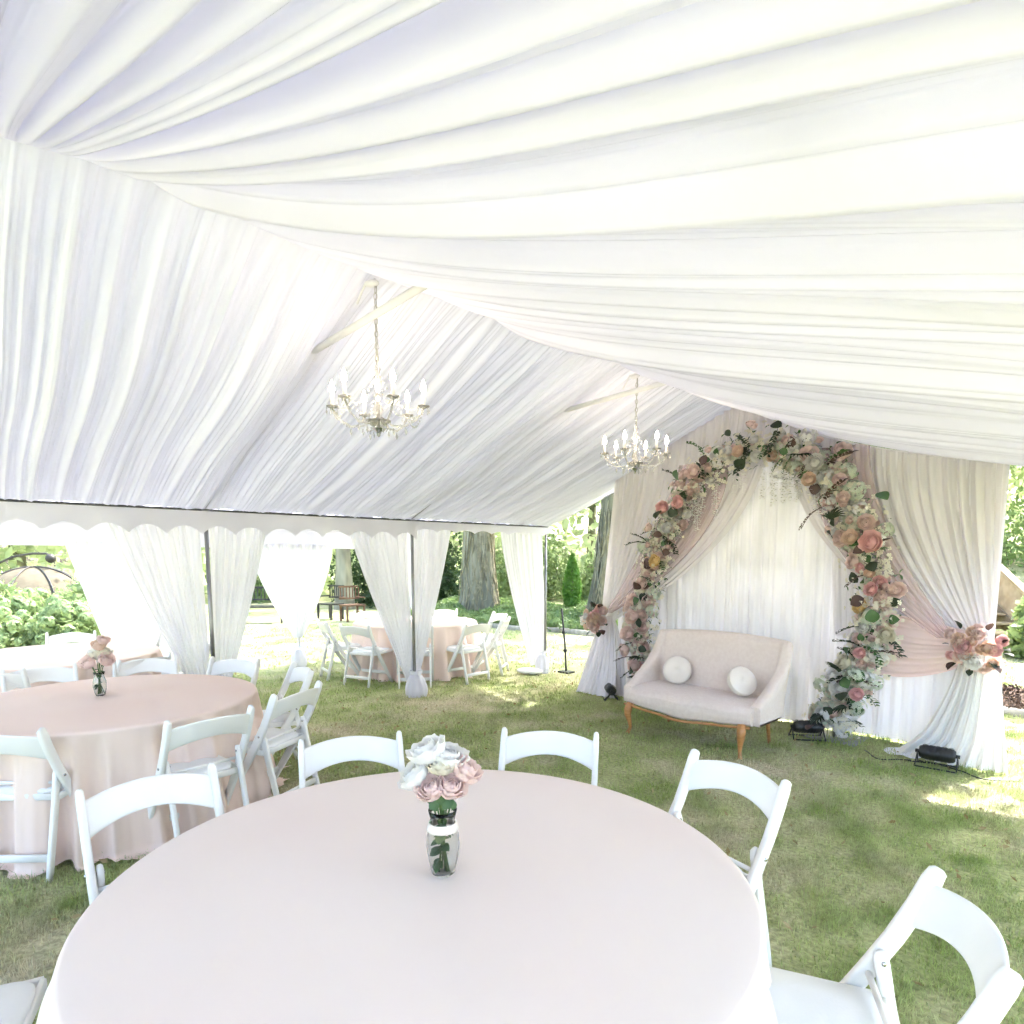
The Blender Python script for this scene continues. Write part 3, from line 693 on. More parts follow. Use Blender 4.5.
# blush layers
tied('blush_swag', (-3.95, BY-.10), (-3.35, BY-.10), (-4.80, BY-.22, 1.02), .10, M['pink'], (0, -1), 2.6, 53, p=1.25, psp=.9, waves=W1, nu=90, nv=34, parent=bd, origin=OB, ztopf=lambda P: 2.72)
tied('blush_swag', (-2.0, BY-.10), (-2.5, BY-.10), (-1.28, BY-.20, 1.02), .14, M['pink'], (0, -1), 2.6, 54, p=1.7, psp=.6, waves=W1, nu=90, nv=34, parent=bd, origin=OB, ztopf=lambda P: 2.72)
# sash: horizontal pleated band from the arch to the right tie
fs_ = foldfn(61, [(.07, .012, .8), (.03, .005, 0)])
def sash(u, v):
    x = -1.95+.90*u; top = 1.22-.14*u+.05*(1-u)**3; bot = .66+.20*u**2 - .05*math.sin(PI*u)
    z = top+(bot-top)*v; return (x, BY-.13-.06*math.sin(PI*v)-fs_(v*.75)*(.9-.3*u)-.02*u, z)
b = MB(); b.grid(sash, 40, 60); PB(b, 'sash', M['sash'])
# right lower column drape, flaring to a train on the grass
fc = foldfn(62, [(.13, .03, 0), (.05, .012, .8)])
def colr(u, v):
    wt = .28+.44*v**1.6; cx = -1.06-.08*v**2
    x = cx+(u-.5)*wt + (-.08*(1-u)*max(0, v-.8)/.2); z = .95*(1-v)+.012
    return (x, BY-.14-.20*v**2-.05*math.sin(PI*u)+fc(u*1.1)*(.35+.8*v), z)
b = MB(); b.grid(colr, 110, 30); PB(b, 'train_drape', M['train'])
def coll(u, v):
    wt = .20+.40*v**1.2; cx = -4.88+.04*v
    x = cx+(u-.5)*wt; z = .95*(1-v)+.012
    return (x, BY-.16-.26*v**1.6+fc(u*1.0+4)*(.35+.6*v), z)
b = MB(); b.grid(coll, 90, 26); PB(b, 'train_drape', M['ivory'])
# pooled hem
def trn(u, v):
    a = PI*(1+u); r = (.20+.08*math.sin(u*7))*(.4+.6*v); return (-1.36+r*math.cos(a)*1.3, BY-.22+r*math.sin(a)*.9, .030*(1-v)+.008+.008*math.sin(u*40))
b = MB(); b.grid(trn, 60, 8); PB(b, 'pooled_hem', M['whitedrape'])

# ---------------------------------------------------------------- floral arch
AY = 6.20
path = [(-4.12, .18), (-4.22, .45), (-4.28, .80), (-4.25, 1.15), (-4.12, 1.60), (-3.99, 1.98), (-3.81, 2.30), (-3.50, 2.61), (-3.08, 2.78), (-2.68, 2.74), (-2.34, 2.52), (-2.08, 2.17), (-1.90, 1.77), (-1.80, 1.35), (-1.80, .95), (-1.93, .62), (-2.05, .36), (-2.12, .12)]
pv = [Vector((x, AY, z)) for x, z in path]
def apt(s):
    k = s*(len(pv)-1); i = min(len(pv)-2, int(k)); return pv[i].lerp(pv[i+1], k-i), (pv[i+1]-pv[i]).normalized()
arch = thing('floral_arch', 'tall oval flower arch of blush and white roses with dark leaves around the sofa', 'flower arch', (-3.0, AY, 0))
OA = Vector((-3.0, AY, 0))
b = MB(); b.tube([p-OA+Vector((0, .05, 0)) for p in [Vector((-4.1, AY, 0))]+pv+[Vector((-2.12, AY, 0))]], .014, 8)
b.box((-1.12, .05, .006), (.45, .4, .01)); b.box((.9, .05, .006), (.45, .4, .01)); b.build('arch_frame', M['steel'], arch)
ra = random.Random(99)
def scatter(s, spread=.17, front=.08):
    p, tdir = apt(s); n = Vector((tdir.z, 0, -tdir.x)); o = ra.gauss(0, .5)*spread; d = abs(ra.gauss(0, 1))*front+.02
    P = p + n*max(-spread*1.3, min(spread*1.3, o)) + Vector((0, -d, 0)); out = (n*o/spread*.8+Vector((0, -1, .1))).normalized(); return P-OA, out, n, tdir
mats = ['p_white']*6+['p_blush']*10+['p_pink']*1+['p_peach']*2+['p_cream']*4+['p_yellow']
def section_mats(s):
    if s > .86: return ['p_white']*4+['p_cream']*3+['p_blush']
    if .40 < s < .56: return ['p_blush']*4+['p_white']*3+['p_cream']*2+['p_peach']
    return mats
for k in range(98):
    s = (k+ra.uniform(0, 1))/98; P, out, n, td = scatter(s, .165, .08); sz = ra.choice([.045, .055, .06, .07, .078])
    inst('rose', rose_me(ra.randint(0, 3), ra.choice(section_mats(s)), ra.choice([1.0, 1.15])), arch, P, aim(out+Vector((ra.uniform(-.3, .3), 0, ra.uniform(-.3, .3))), ra.uniform(0, 6)), sz)
big = [(.155, -.0, 'p_blush', 0.082), (.47, -.3, 'p_peach', 0.057), (.335, .2, 'p_pink', 0.070), (.36, -.5, 'p_pink', 0.070), (.405, 0, 'p_blush', 0.074), (.705, .5, 'p_pink', 0.094), (.69, -.2, 'p_peach', 0.066), (.755, .1, 'p_pink', 0.057), (.84, -.1, 'p_pink', 0.049), (.60, -.5, 'p_peach', 0.061), (.25, -.6, 'p_yellow', 0.070), (.12, .2, 'p_blush', 0.082), (.90, .6, 'p_pink', 0.057), (.06, .0, 'p_blush', 0.074)]
for s, o, m_, sz in big:
    p, td = apt(s); n = Vector((td.z, 0, -td.x)); inst('rose', rose_me(1, m_, 1.15), arch, p-OA-n*o*.2+Vector((0, -.20, 0)), aim((ra.uniform(-.2, .2), -1, .15), ra.uniform(0, 6)), sz)
for k in range(84):
    s = ra.choice([ra.uniform(0, 1), ra.uniform(.52, .72), ra.uniform(.82, 1)]); P, out, n, td = scatter(s, .17, .05)
    inst('hydrangea', mesh_of('hydrangea#%d' % (k % 3), lambda: hyd_mb(1, k % 3, 70), M['p_hyd' if k % 3 else 'p_white']), arch, P, aim(out, ra.uniform(0, 6)), ra.uniform(.06, .095))
for k in range(78):
    s = (k+ra.uniform(0, 1))/78; P, out, n, td = scatter(s, .20, .10); m_ = M[ra.choice(['fleaf', 'fleaf', 'fleafd', 'fleafd', 'fburg'])]
    if s > .5 and ra.random() < .3: m_ = M['fleaf']; sc = ra.uniform(1.0, 1.35)
    else: sc = ra.uniform(.65, 1.1)
    q = aim(out, ra.uniform(0, 6)) @ Matrix.Rotation(ra.uniform(-.2, .9), 3, 'X').to_quaternion()
    inst('leaf', mesh_of('leaf#b%d' % (k % 3), lambda: leaf_mb(.12, .040+.008*(k % 3)), m_), arch, P+Vector((0, -.03, 0)), q, sc)
for k in range(46):
    s = ra.uniform(0, 1); P, out, n, td = scatter(s, .17, .06); sd_ = 1 if ra.random() < .6 else -1
    P = P + n*sd_*.02; d = (n*ra.choice([-1, 1])*1.0+Vector((0, -.5, ra.uniform(-.8, .4)))).normalized()
    q = d.to_track_quat('Y', 'Z')
    inst('leaf_sprig', mesh_of('leaf_sprig#%d' % (k % 4), lambda: sprig_mb(.24, 16, k % 4, .011, .042), M[['fburg', 'fleafd', 'fleaf', 'fleafd'][k % 4]]), arch, P+Vector((0, -.04, 0)), q, ra.uniform(.8, 1.3))
for s, o in ((.565, .1), (.93, .7), (.97, -.4), (.03, .3), (.66, -.9), (.075, -.6), (.88, -.7)):
    p, td = apt(s); n = Vector((td.z, 0, -td.x)); inst('fan_leaf', mesh_of('fan_leaf', lambda: fan_mb(.2), M['fleafd']), arch, p-OA-n*o*.15+Vector((0, -.22, 0)), Vector((ra.uniform(-.6, .6), -.4, ra.uniform(-.6, .6))).to_track_quat('Y', 'Z'), .8)
# small filler blossoms as one mass
fb = MB()
for k in range(2300):
    s = ra.uniform(0, 1); P, out, n, td = scatter(s, .19, .07); sz = ra.uniform(.016, .030); e = Vector((ra.uniform(-1, 1), ra.uniform(-1, 1), ra.uniform(-1, 1))).normalized(); a_ = out.cross(e); 
    if a_.length < .01: continue
    a_.normalize(); c_ = out.cross(a_)
    for q in range(4):
        e1 = a_*math.cos(q*PI/2)+c_*math.sin(q*PI/2); f1 = out.cross(e1); fb.add([P, P+e1*sz*.6+f1*sz*.45+out*sz*.3, P+e1*sz, P+e1*sz*.6-f1*sz*.45+out*sz*.3], [(0, 1, 2, 3)])
o = fb.build('filler_blossom', M['p_cream'], arch); o['kind'] = 'stuff'
fp = MB()
for k in range(170):
    s = ra.uniform(0, 1); P, out, n, td = scatter(s, .17, .05); sz = ra.uniform(.028, .045); fp.xf(rose_mb(sz, 1.1, k*.7), Matrix.Translation(P) @ aim(out, ra.uniform(0, 6)).to_matrix().to_4x4())
o = fp.build('small_blossom', M['p_blush'], arch); o['kind'] = 'stuff'
fl = MB()
for k in range(1500):
    s = ra.uniform(0, 1); P, out, n, td = scatter(s, .18, .0); d = Vector((ra.uniform(-1, 1), ra.uniform(-.8, .2), ra.uniform(-1, 1))).normalized()
    fl.xf(leaf_mb(ra.uniform(.035, .07), .013), Matrix.Translation(P+Vector((0, .0, 0))) @ d.to_track_quat('Y', 'Z').to_matrix().to_4x4())
o = fl.build('small_foliage', M['fleaf'], arch); o['kind'] = 'stuff'
# hanging wisteria under the crown
for k in range(40):
    s = ra.uniform(.34, .60); p, td = apt(s); L = ra.uniform(.28, .62)*(1-.5*abs(s-.47)/.13*.8); b = MB(); rr = random.Random(k)
    for q in range(int(L*150)):
        z = -L*rr.random()**.9; w_ = .022*(1+z/L*.6)+.004; a = rr.uniform(0, 6.3); d = Vector((math.cos(a), math.sin(a), -.3)); c_ = d.cross(Vector((0, 0, 1))); P = Vector((d.x*w_, d.y*w_, z)); s_ = .022
        b.add([P, P+d*s_*.5+c_*s_*.6, P+d*s_*1.2, P+d*s_*.5-c_*s_*.6], [(0, 1, 2, 3)])
    b.tube([(0, 0, 0), (0, 0, -L)], .0015, 4)
    b.build('hanging_blossom', M['p_white'], arch, loc=p-OA+Vector((0, -ra.uniform(0, .14), -.08)))

def posy(x, y, z, R, label, seed):
    t = thing('flower_posy', label, 'flower bunch', (x, y, z-R), 0, 'flower bunches pinned to the drape ties'); rr = random.Random(seed)
    for k in range(24):
        a = rr.uniform(0, 2*PI); rad = R*math.sqrt(rr.random()); h_ = math.sqrt(max(.05, 1-(rad/R)**2)); P = (rad*math.cos(a)*1.15, -.14*h_-.02, R+rad*math.sin(a)); out = Vector((math.cos(a)*rad/R*.8, -1, math.sin(a)*rad/R*.6))
        inst('rose', rose_me(rr.randint(0, 3), rr.choice(['p_blush', 'p_blush', 'p_pink', 'p_peach', 'p_white']), 1.15), t, P, aim(out, rr.uniform(0, 6)), rr.uniform(.038, .06))
    for k in range(16):
        a = rr.uniform(0, 2*PI); rad = R*rr.uniform(.8, 1.1); P = (rad*math.cos(a)*1.1, -.08, R+rad*math.sin(a)); d = Vector((math.cos(a), -.5, math.sin(a)))
        inst('leaf', mesh_of('leaf#b1', lambda: leaf_mb(.12, .046), M['fleafd' if k % 2 else 'fburg']), t, P, d.to_track_quat('Y', 'Z'), rr.uniform(.45, .8))
posy(-1.08, BY-.24, .98, .165, 'bunch of blush roses pinning the pink sash at the right drape', 4)
posy(-4.93, BY-.26, .93, .15, 'bunch of blush roses at the left edge of the backdrop', 5)

# ---------------------------------------------------------------- sofa
sofa = thing('loveseat', 'two seat beige linen sofa with curved back and honey wood legs before the flower arch', 'sofa', (-2.99, 5.32, 0)); sofa.scale = (.965, 1, .99)
W_ = .67
def front_y(x): return -.33-.06*math.cos(PI*x/W_/1.0*.5)**2 - .015*math.cos(3*PI*x/W_)
def low_z(x): return .275-.035*math.cos(PI*x/W_*.5)**2
def seat(u, v):   # section loop around: bottom front, front, top, back, bottom
    x = (u-.5)*2*W_*.985; fy = front_y(x); lz = low_z(x)+.012
    sec = [(.26, .30), (fy+.03, lz), (fy, lz+.015), (fy-.012, .34), (fy-.005, .40), (fy+.03, .437), (fy+.10, .452), (-.05, .462), (.20, .45), (.26, .42), (.26, .30)]
    k = v*(len(sec)-1); i = min(len(sec)-2, int(k)); f = k-i; e = 1-.05*max(0, abs(2*u-1)-.92)/.08
    y = sec[i][0]*(1-f)+sec[i+1][0]*f; z = sec[i][1]*(1-f)+sec[i+1][1]*f
    return (x, y, .3+(z-.3)*e)
b = MB(); b.grid(seat, 48, 40)
for u0 in (0, 1):
    loop = [seat(u0, j/40) for j in range(40)]; b.add(loop, [tuple(range(40)) if u0 else tuple(range(39, -1, -1))])
b.build('seat', M['linen'], sofa)
# back that wraps into sloping arms
def plan(s):      # s -1..1 along the back/arms, plan curve
    a = abs(s)
    if a < .70: return (s/.70*.57, .27)
    k = (a-.70)/.30; an = k*PI/2
    if k < .4: q = k/.4*PI/2; return (math.copysign(.57+.10*math.sin(q), s), .27-.10*(1-math.cos(q)))
    return (math.copysign(.67+.0*(k), s), .17-.44*(k-.4)/.6)
def toph(s):
    a = abs(s)
    if a < .78: return .985-.035*(a/.78)**2 
    k = (a-.78)/.22; return .95-(.95-.45)*(k**.5)
def back(u, v):
    s = (u-.5)*2; x, y = plan(s); x2, y2 = plan(min(1, s+.01)) if s < .99 else plan(s); x1, y1 = plan(max(-1, s-.01)) if s > -.99 else plan(s)
    t = Vector((x2-x1, y2-y1, 0)).normalized(); n = Vector((t.y, -t.x, 0))   # towards the sitter
    H_ = toph(s); th = .048
    sec = [(-1, .25), (-1, .33), (-1, .6), (-1, .97), (-.7, 1.0), (0, 1.012), (.8, 1.0), (1.15, .965), (1.3, .75), (1.15, .5), (1.0, .3), (1, .25)]
    k = v*(len(sec)-1); i = min(len(sec)-2, int(k)); f = k-i; o_ = (sec[i][0]*(1-f)+sec[i+1][0]*f)*th; hh = (sec[i][1]*(1-f)+sec[i+1][1]*f); z = H_*hh if hh > .34 else .29+(hh-.25)*.2
    z = max(z, .29)
    lean = .16*max(0, z-.44)*(1 if abs(s) < .75 else max(0, 1-(abs(s)-.75)/.15)); splay = .08*max(0, z-.44)*s
    P = Vector((x+splay, y+lean, z))+n*o_
    return tuple(P)
b = MB(); b.grid(back, 96, 33)
for u0 in (0, 1):
    loop = [back(u0, j/33) for j in range(34)]; b.add(loop, [tuple(range(34)) if u0 else tuple(range(33, -1, -1))])
b.build('backrest', M['linen'], sofa)
b = MB(); b.tube([(x, front_y(x)-.012, low_z(x)+.004) for x in [(-.66+1.32*i/30) for i in range(31)]], 1, 8, flat=(.010, .014), side=(0, 0, 1)); b.build('apron_trim', M['wood'], sofa)
for sx in (-1, 1):
    b = MB(); x0 = sx*.585; y0 = -.335
    b.tube([(x0, y0, .30), (x0+sx*.012, y0-.02, .24), (x0+sx*.012, y0-.026, .19), (x0, y0-.008, .11), (x0-sx*.004, y0, .06), (x0+sx*.006, y0-.012, .02), (x0+sx*.012, y0-.020, 0)], [.036, .040, .034, .021, .016, .018, .022], 12); b.build('front_leg', M['wood'], sofa)
    b = MB(); x0 = sx*.55; b.tube([(x0, .24, .31), (x0, .26, .15), (x0, .30, 0)], [.022, .018, .015], 10); b.build('rear_leg', M['wood'], sofa)
def cushion(x, y, z, rx, rz, label):
    r = .135; prof = [(.001, -.030), (.02, -.036), (.06, -.040), (.11, -.036), (.131, -.026), (.1345, -.022), (.136, -.018), (.1335, -.014), (.1335, .014), (.136, .018), (.1345, .022), (.131, .026), (.11, .036), (.06, .040), (.02, .036), (.012, .028), (.001, .026)]
    b = MB(); b.lathe(prof, 40); o = b.build('round_cushion', M['cushion'], loc=(x, y, z)); o.rotation_euler = (rx, 0, rz); tag(o, label, 'cushion', 'round cushions on the sofa')
cushion(-3.33, 5.44, .59, R_(74), R_(20), 'round cream cushion on the left half of the sofa')
cushion(-2.62, 5.36, .59, R_(60), R_(62), 'round cream cushion tilted at the right end of the sofa')

# ---------------------------------------------------------------- stage lights
def floodlight(x, y, rz, label, tilt=50):
    t = thing('floodlight', label, 'light', (x, y, 0), rz, 'black uplights on the grass')
    L = .15; ta = Matrix.Rotation(R_(tilt), 3, 'X')
    def fn(u, v):
        th = 2*PI*v; ex = abs(2*u-1)**6; r = 1-.28*ex; yy = .055*math.copysign(abs(math.cos(th))**.7, math.cos(th))*r; zz = .065*math.copysign(abs(math.sin(th))**.7, math.sin(th))*r
        rib = .004*(math.cos(u*60) > 0)
        P = ta @ Vector(((u-.5)*2*L, yy*(1+rib*8), zz*(1+rib*6))); return (P.x, P.y, P.z+.12)
    b = MB(); b.grid(fn, 40, 20)
    for u0 in (0, 1): b.add([fn(u0, j/20) for j in range(20)], [tuple(range(20))])
    hs = b.build('housing', M['black'], t)
    b = MB()
    for k in range(5): 
        c_ = ta @ Vector(((k-2)*.055, .062, 0)); b.xf((lambda q: (q.lathe([(.001, .004), (.022, .003), (.024, 0)], 14), q)[1])(MB()), Matrix.Translation(c_+Vector((0, 0, .12))) @ (ta @ Matrix.Rotation(-PI/2, 3, 'X')).to_4x4())
    b.build('lens', M['lens'], hs)
    for s in (-1, 1):
        b = MB(); b.tube([(s*.165, 0, .125), (s*.168, -.04, .06), (s*.172, -.09, .006)], 1, 8, flat=(.005, .012), side=(1, 0, 0)); b.tube([(s*.165, 0, .125), (s*.168, .04, .06), (s*.172, .09, .006)], 1, 8, flat=(.005, .012), side=(1, 0, 0))
        b.tube([(s*.14, 0, .122), (s*.185, 0, .122)], .016, 10); b.build('bracket', M['black'], t)
    b = MB(); b.tube([(-.17, -.09, .01), (.17, -.09, .01)], .007, 8); b.tube([(-.17, .09, .01), (.17, .09, .01)], .007, 8); b.build('foot_bar', M['black'], t); t.scale = (.82, .95, .95)
floodlight(-1.22, 5.93, R_(6), 'black floodlight on the grass before the right drape hem')
floodlight(-2.28, 6.02, R_(38), 'black floodlight between the sofa and the foot of the flower arch')
floodlight(-4.62, 6.06, R_(-45), 'black floodlight at the left foot of the backdrop')
b = MB(); rr = random.Random(8); pts = [(-1.42+.02*math.sin(i), 5.92+.04*math.sin(i*.9)-.0*i, .012) for i in range(3)]+[(-1.5-.045*i, 5.90-.10*math.sin(i*.7), .010) for i in range(7)]
b.tube(pts[::-1]+[(-1.22, 6.0, .012)]+[(-1.03+.07*i, 5.92-.09*math.sin(i*.8), .012) for i in range(6)], .005, 6); pts2 = [(-1.03+.07*i, 5.92-.09*math.sin(i*.8), .012) for i in range(6)]
tag(b.build('power_cable', M['black']), 'thin black power cable on the grass by the right floodlight', 'cable')

# iron stake beside the last pole
sk = thing('iron_stake', 'thin black iron stake leaning in the grass beside the last tent pole', 'stake', (-6.2, 6.98, 0))
b = MB(); b.tube([(.06, 0, 0), (.03, 0, .4), (-.04, 0, .95)], .014, 8); b.build('shaft', M['black'], sk)
b = MB(); b.box((.06, 0, .012), (.20, .16, .022)); b.build('foot_plate', M['black'], sk, False)
for q in ((.036, 0, .33), (-.0, 0, .60)):
    b = MB(); b.ball(q, .03, 8, 6); b.build('clamp', M['black'], sk)

# ---------------------------------------------------------------- garden beyond
def tree(name, x, y, r, h, lean, label, cat='tree', bark='bark2', leaf='leafA', crown=(0, 0, 0, 3.5), nleaf=4500, seed=0, group='trees beyond the tent', flare=1.35, lsz=.10, limbs=True, vines=False):
    t = thing(name, label, cat, (x, y, 0), 0, group); rr = random.Random(seed)
    def fn(u, v):
        th = 2*PI*u; z = h*v; rad = r*(flare-(flare-1)*min(1, z/1.6)**.6)*(1-.45*v); rad *= 1+.09*math.sin(th*5+seed+z*.4)*(1.3-v)+.07*noise.noise((math.cos(th)*1.5, math.sin(th)*1.5, z*.8+seed))
        return (rad*math.cos(th)+lean[0]*z, rad*math.sin(th)+lean[1]*z, z-.05)
    b = MB(); b.grid(fn, 28, 26, wrap=True)
    cx, cy, cz, cr = crown[0]+lean[0]*h, crown[1]+lean[1]*h, crown[2] or h, crown[3]
    ends = []
    if limbs:
        for k in range(7):
            a = rr.uniform(0, 2*PI); st_ = Vector((lean[0]*h*.75, lean[1]*h*.75, h*rr.uniform(.6, .9))); en = Vector((cx+cr*.8*math.cos(a), cy+cr*.8*math.sin(a), cz+cr*rr.uniform(-.1, .6)))
            b.tube([st_, st_.lerp(en, .4)+Vector((0, 0, .3)), en], [r*.35, r*.2, r*.06], 7); ends.append(en)
    b.build('trunk', M[bark], t)
    if vines:
        b = MB()
        for k in range(34):
            a = rr.uniform(-2.4, 1.6); z0 = rr.uniform(0, 1.2); pts = []
            for i in range(9):
                f = i/8; v_ = min(1, (z0*.2+f*rr.uniform(1.8, 3.4))/h); q = fn(((a+.35*math.sin(f*5+k))/(2*PI)) % 1, v_); o = Vector((math.cos(a), math.sin(a), 0))*.03; pts.append(Vector(q)+o)
            b.tube(pts, .014, 5)
        b.build('vine', M['vine'], t)
    if nleaf:
        rg = np.random.default_rng(seed); ncl = 60; 
        cl = rg.normal(size=(ncl, 3)); cl /= np.linalg.norm(cl, axis=1)[:, None]; cl *= (rg.random((ncl, 1))**.4)*cr*np.array([1, 1, .72]); cl += np.array([cx, cy, cz])
        idx = rg.integers(0, ncl, nleaf); c = cl[idx]+rg.normal(size=(nleaf, 3))*cr*.16
        leaves(c, lsz, rg, 'crown', M[leaf], t)
    return t
def leaves(c, lsz, rg, name, mat, parent=None, up=None):
    n = len(c); a = rg.normal(size=(n, 3)); a /= np.linalg.norm(a, axis=1)[:, None]; bb = rg.normal(size=(n, 3)); bb -= a*(bb*a).sum(1)[:, None]; bb /= np.linalg.norm(bb, axis=1)[:, None]
    s = lsz*(.6+.8*rg.random((n, 1))); V = np.stack([c-a*s, c+bb*s*.5, c+a*s, c-bb*s*.5], 1).reshape(-1, 3); Fc = np.arange(n*4).reshape(n, 4)
    return raw(name, V, Fc, 4, mat, parent)
def P(px, f): return gp((px-512)/633*f, f)
x, y = P(479, 19.3); tree('tree', x, y, .50, 8, (0.0, 0), 'massive old tree trunk covered in climbing vines behind the far chairs', seed=1, crown=(3, -1, 8.5, 4.6), vines=True, bark='bark2')  # unseen crown pushed off the trunk to shade the far table
x, y = P(607, 17.5); tree('tree', x, y, .45, 8, (.035, .045), 'large leaning grey trunk beside the left edge of the backdrop', seed=2, crown=(0, 0, 8.5, 4.0), vines=True, bark='bark')
x, y = P(344, 21); tree('tree', x, y, .26, 7, (0.0, 0), 'slim pale trunk seen between the far curtain and the middle pole curtain', seed=3, crown=(0, 0, 7.5, 3.2), bark='bark2')
for i, (px, f, r, lab) in enumerate([(430, 24, .25, 'grey trunk just right of the middle pole curtain far behind'), (512, 26, .2, 'slender trunk right of the vine covered tree'), (130, 24, .28, 'trunk in the shrubs behind the beige garden umbrella'), (20, 26, .3, 'tree at the far left behind the shrubs'), (250, 27, .25, 'trunk behind the garden bench'), (590, 30, .22, 'pale distant trunk beside the narrow cypress'), (1090, 17, .25, 'leafy tree right of the timber steps'), (985, 21, .25, 'tree behind the top of the timber steps'), (700, 26, .3, 'tree hidden mostly behind the backdrop'), (850, 24, .3, 'tree behind the right half of the backdrop')]):
    x, y = P(px, f); tree('tree', x, y, r, 6+i % 3, (0.01*(i % 3-1), .01), lab, seed=10+i, crown=(0, 0, 6.5, 3.6), leaf=['leafA', 'leafB', 'leafC'][i % 3], bark='bark' if i % 2 else 'bark2')
for (x_, y_, cr_c, lab) in ((-5.0, 13.0, 3.6, 'tall tree added for shade directly behind the draped backdrop'), (2.2, 13.5, 3.4, 'tall tree added for shade to the right beyond the picture edge'), (-11.5, 17.5, 3.4, 'tall tree added for shade behind the leaning grey trunk'), (4.6, 5.5, 4.0, 'tree added for shade beside the open right side of the tent'), (5.2, .5, 4.0, 'tree added for shade beside the tent to the right of the camera'), (6.0, 10.0, 4.0, 'tree added for shade past the right end of the tent'), (9.5, 3.5, 3.6, 'outer tree added for shade on the open lawn to the right')):  # unseen trees added so their crowns shade the tent and lawn
    tree('tree', x_, y_, .28, 8, (0, 0), lab, seed=int(abs(x_)*7)+40, crown=(0, 0, 9.2, cr_c), nleaf=5500, lsz=.13, leaf='leafA')
def shrub(px, f, rad, h, leaf, label, seed, n=1600, lsz=.07, name='shrub', cat='shrub', flowers=0, xy=None):
    x, y = xy or P(px, f); t = thing(name, label, cat, (x, y, 0), 0, 'garden shrubs'); rg = np.random.default_rng(seed)
    d = rg.normal(size=(n, 3)); d[:, 2] = abs(d[:, 2]); d /= np.linalg.norm(d, axis=1)[:, None]; lump = 1+.16*np.sin(d[:, 0]*7+seed)+.13*np.sin(d[:, 1]*9+d[:, 2]*5)
    c = d*(rg.random((n, 1))**.35)*lump[:, None]*np.array([rad, rad, h])+np.array([0, 0, .04]); leaves(c, lsz, rg, 'foliage', M[leaf], t)
    b = MB()
    for k in range(6):
        a = k*1.05; b.tube([(0, 0, 0), (rad*.3*math.cos(a), rad*.3*math.sin(a), h*.5), (rad*.6*math.cos(a), rad*.6*math.sin(a), h*.8)], [.02, .014, .006], 5)
    b.build('stems', M['bark'], t)
    if flowers:
        rr = random.Random(seed)
        for k in range(flowers):
            a = rr.uniform(0, 2*PI); e = rr.uniform(.15, 1.35); dd = Vector((math.cos(a)*math.cos(e), math.sin(a)*math.cos(e), math.sin(e))); inst('flower_head', mesh_of('flower_head#%d' % (k % 2), lambda: hyd_mb(1, 5+k % 2, 80), M['hyd']), t, (dd.x*rad*1.02, dd.y*rad*1.02, dd.z*h*1.02), aim(dd), rr.uniform(.10, .15))
for i, (px, f, rad, h) in enumerate([(-20, 13.0, 1.0, 1.15), (38, 13.5, .9, .95), (85, 12.6, .75, 1.12), (140, 14, .8, .95), (10, 11.6, .6, .85), (68, 11.6, .55, .8)]):
    shrub(px, f, rad, h, 'leafB', ['hydrangea bush at the far left edge full of pale green heads', 'rounded pale green hydrangea bush under the beige garden umbrella', 'hydrangea bush right of the garden umbrella beside the broad curtain', 'hydrangea bush hidden partly by the broad white curtain', 'low front hydrangea at far left behind the table', 'low front hydrangea right of centre behind the far left table'][i], 60+i, n=2200, lsz=.06, name='hydrangea_bush', flowers=40)
# cypress
x, y = P(572, 20); t = thing('cypress', 'narrow bright green columnar cypress in the gap left of the backdrop', 'tree', (x, y, 0)); rg = np.random.default_rng(3); n = 5000; z = rg.random(n); a = rg.random(n)*2*PI; rr_ = .34*np.sin(np.pi*np.clip(.12+z*.88, 0, 1))**.7*(1-.45*z)*(.75+.3*rg.random(n))
leaves(np.stack([rr_*np.cos(a), rr_*np.sin(a), .08+z*1.75], 1), .045, rg, 'crown', M['cypress'], t); b = MB(); b.tube([(0, 0, 0), (0, 0, 1.5)], [.05, .02], 7); b.build('trunk', M['bark'], t)
labs = ['dark evergreen shrub under the slim pale trunk', 'light green shrub between the trunks right of the middle pole', 'leafy shrub left of the narrow cypress', 'leafy shrub right of the narrow cypress', 'tall dark shrub behind the far chairs', 'bright shrub at the right edge beside the timber steps', 'rounded shrub below the stair rail at right', 'shrub behind the garden bench', 'dark shrub left of the vine covered trunk', 'pale shrub behind the leaning trunk', 'shrub above the timber steps at right']
for i, (px, f, rad, h, lf) in enumerate([(368, 23, 1.3, 2.6, 'leafC'), (512, 24, 1.0, 2.0, 'leafB'), (548, 26, 1.3, 2.4, 'leafB'), (596, 24, .9, 1.6, 'leafB'), (400, 22, 1.2, 2.3, 'leafC'), (1110, 12.5, 1.0, 1.5, 'leafA'), (1044, 10.6, .52, .9, 'leafB'), (262, 25, 1.8, 2.0, 'leafA'), (445, 23, .9, 2.8, 'leafC'), (625, 22, 1.0, 2.2, 'leafA'), (1015, 19, 1.3, 3.2, 'leafA')]):
    shrub(px, f, rad, h, lf, labs[i], 80+i, n=2600, lsz=.085)
# woodland mass
rg = np.random.default_rng(5); n = 60000; ncl = 900; th = rg.random(ncl)*R_(165)-R_(82); dd = 27+rg.random(ncl)*14; ct = np.stack([np.cos(-th+HEAD+PI/2)*dd, np.sin(-th+HEAD+PI/2)*dd, .5+rg.random(ncl)**1.3*11], 1); idx = rg.integers(0, ncl, n)
tag(leaves(ct[idx]+rg.normal(size=(n, 3))*np.array([1.0, 1.0, .8]), .26, rg, 'woodland', M['wood_leaf']), 'far off sunlit woodland behind the garden', 'woodland', kind='stuff')
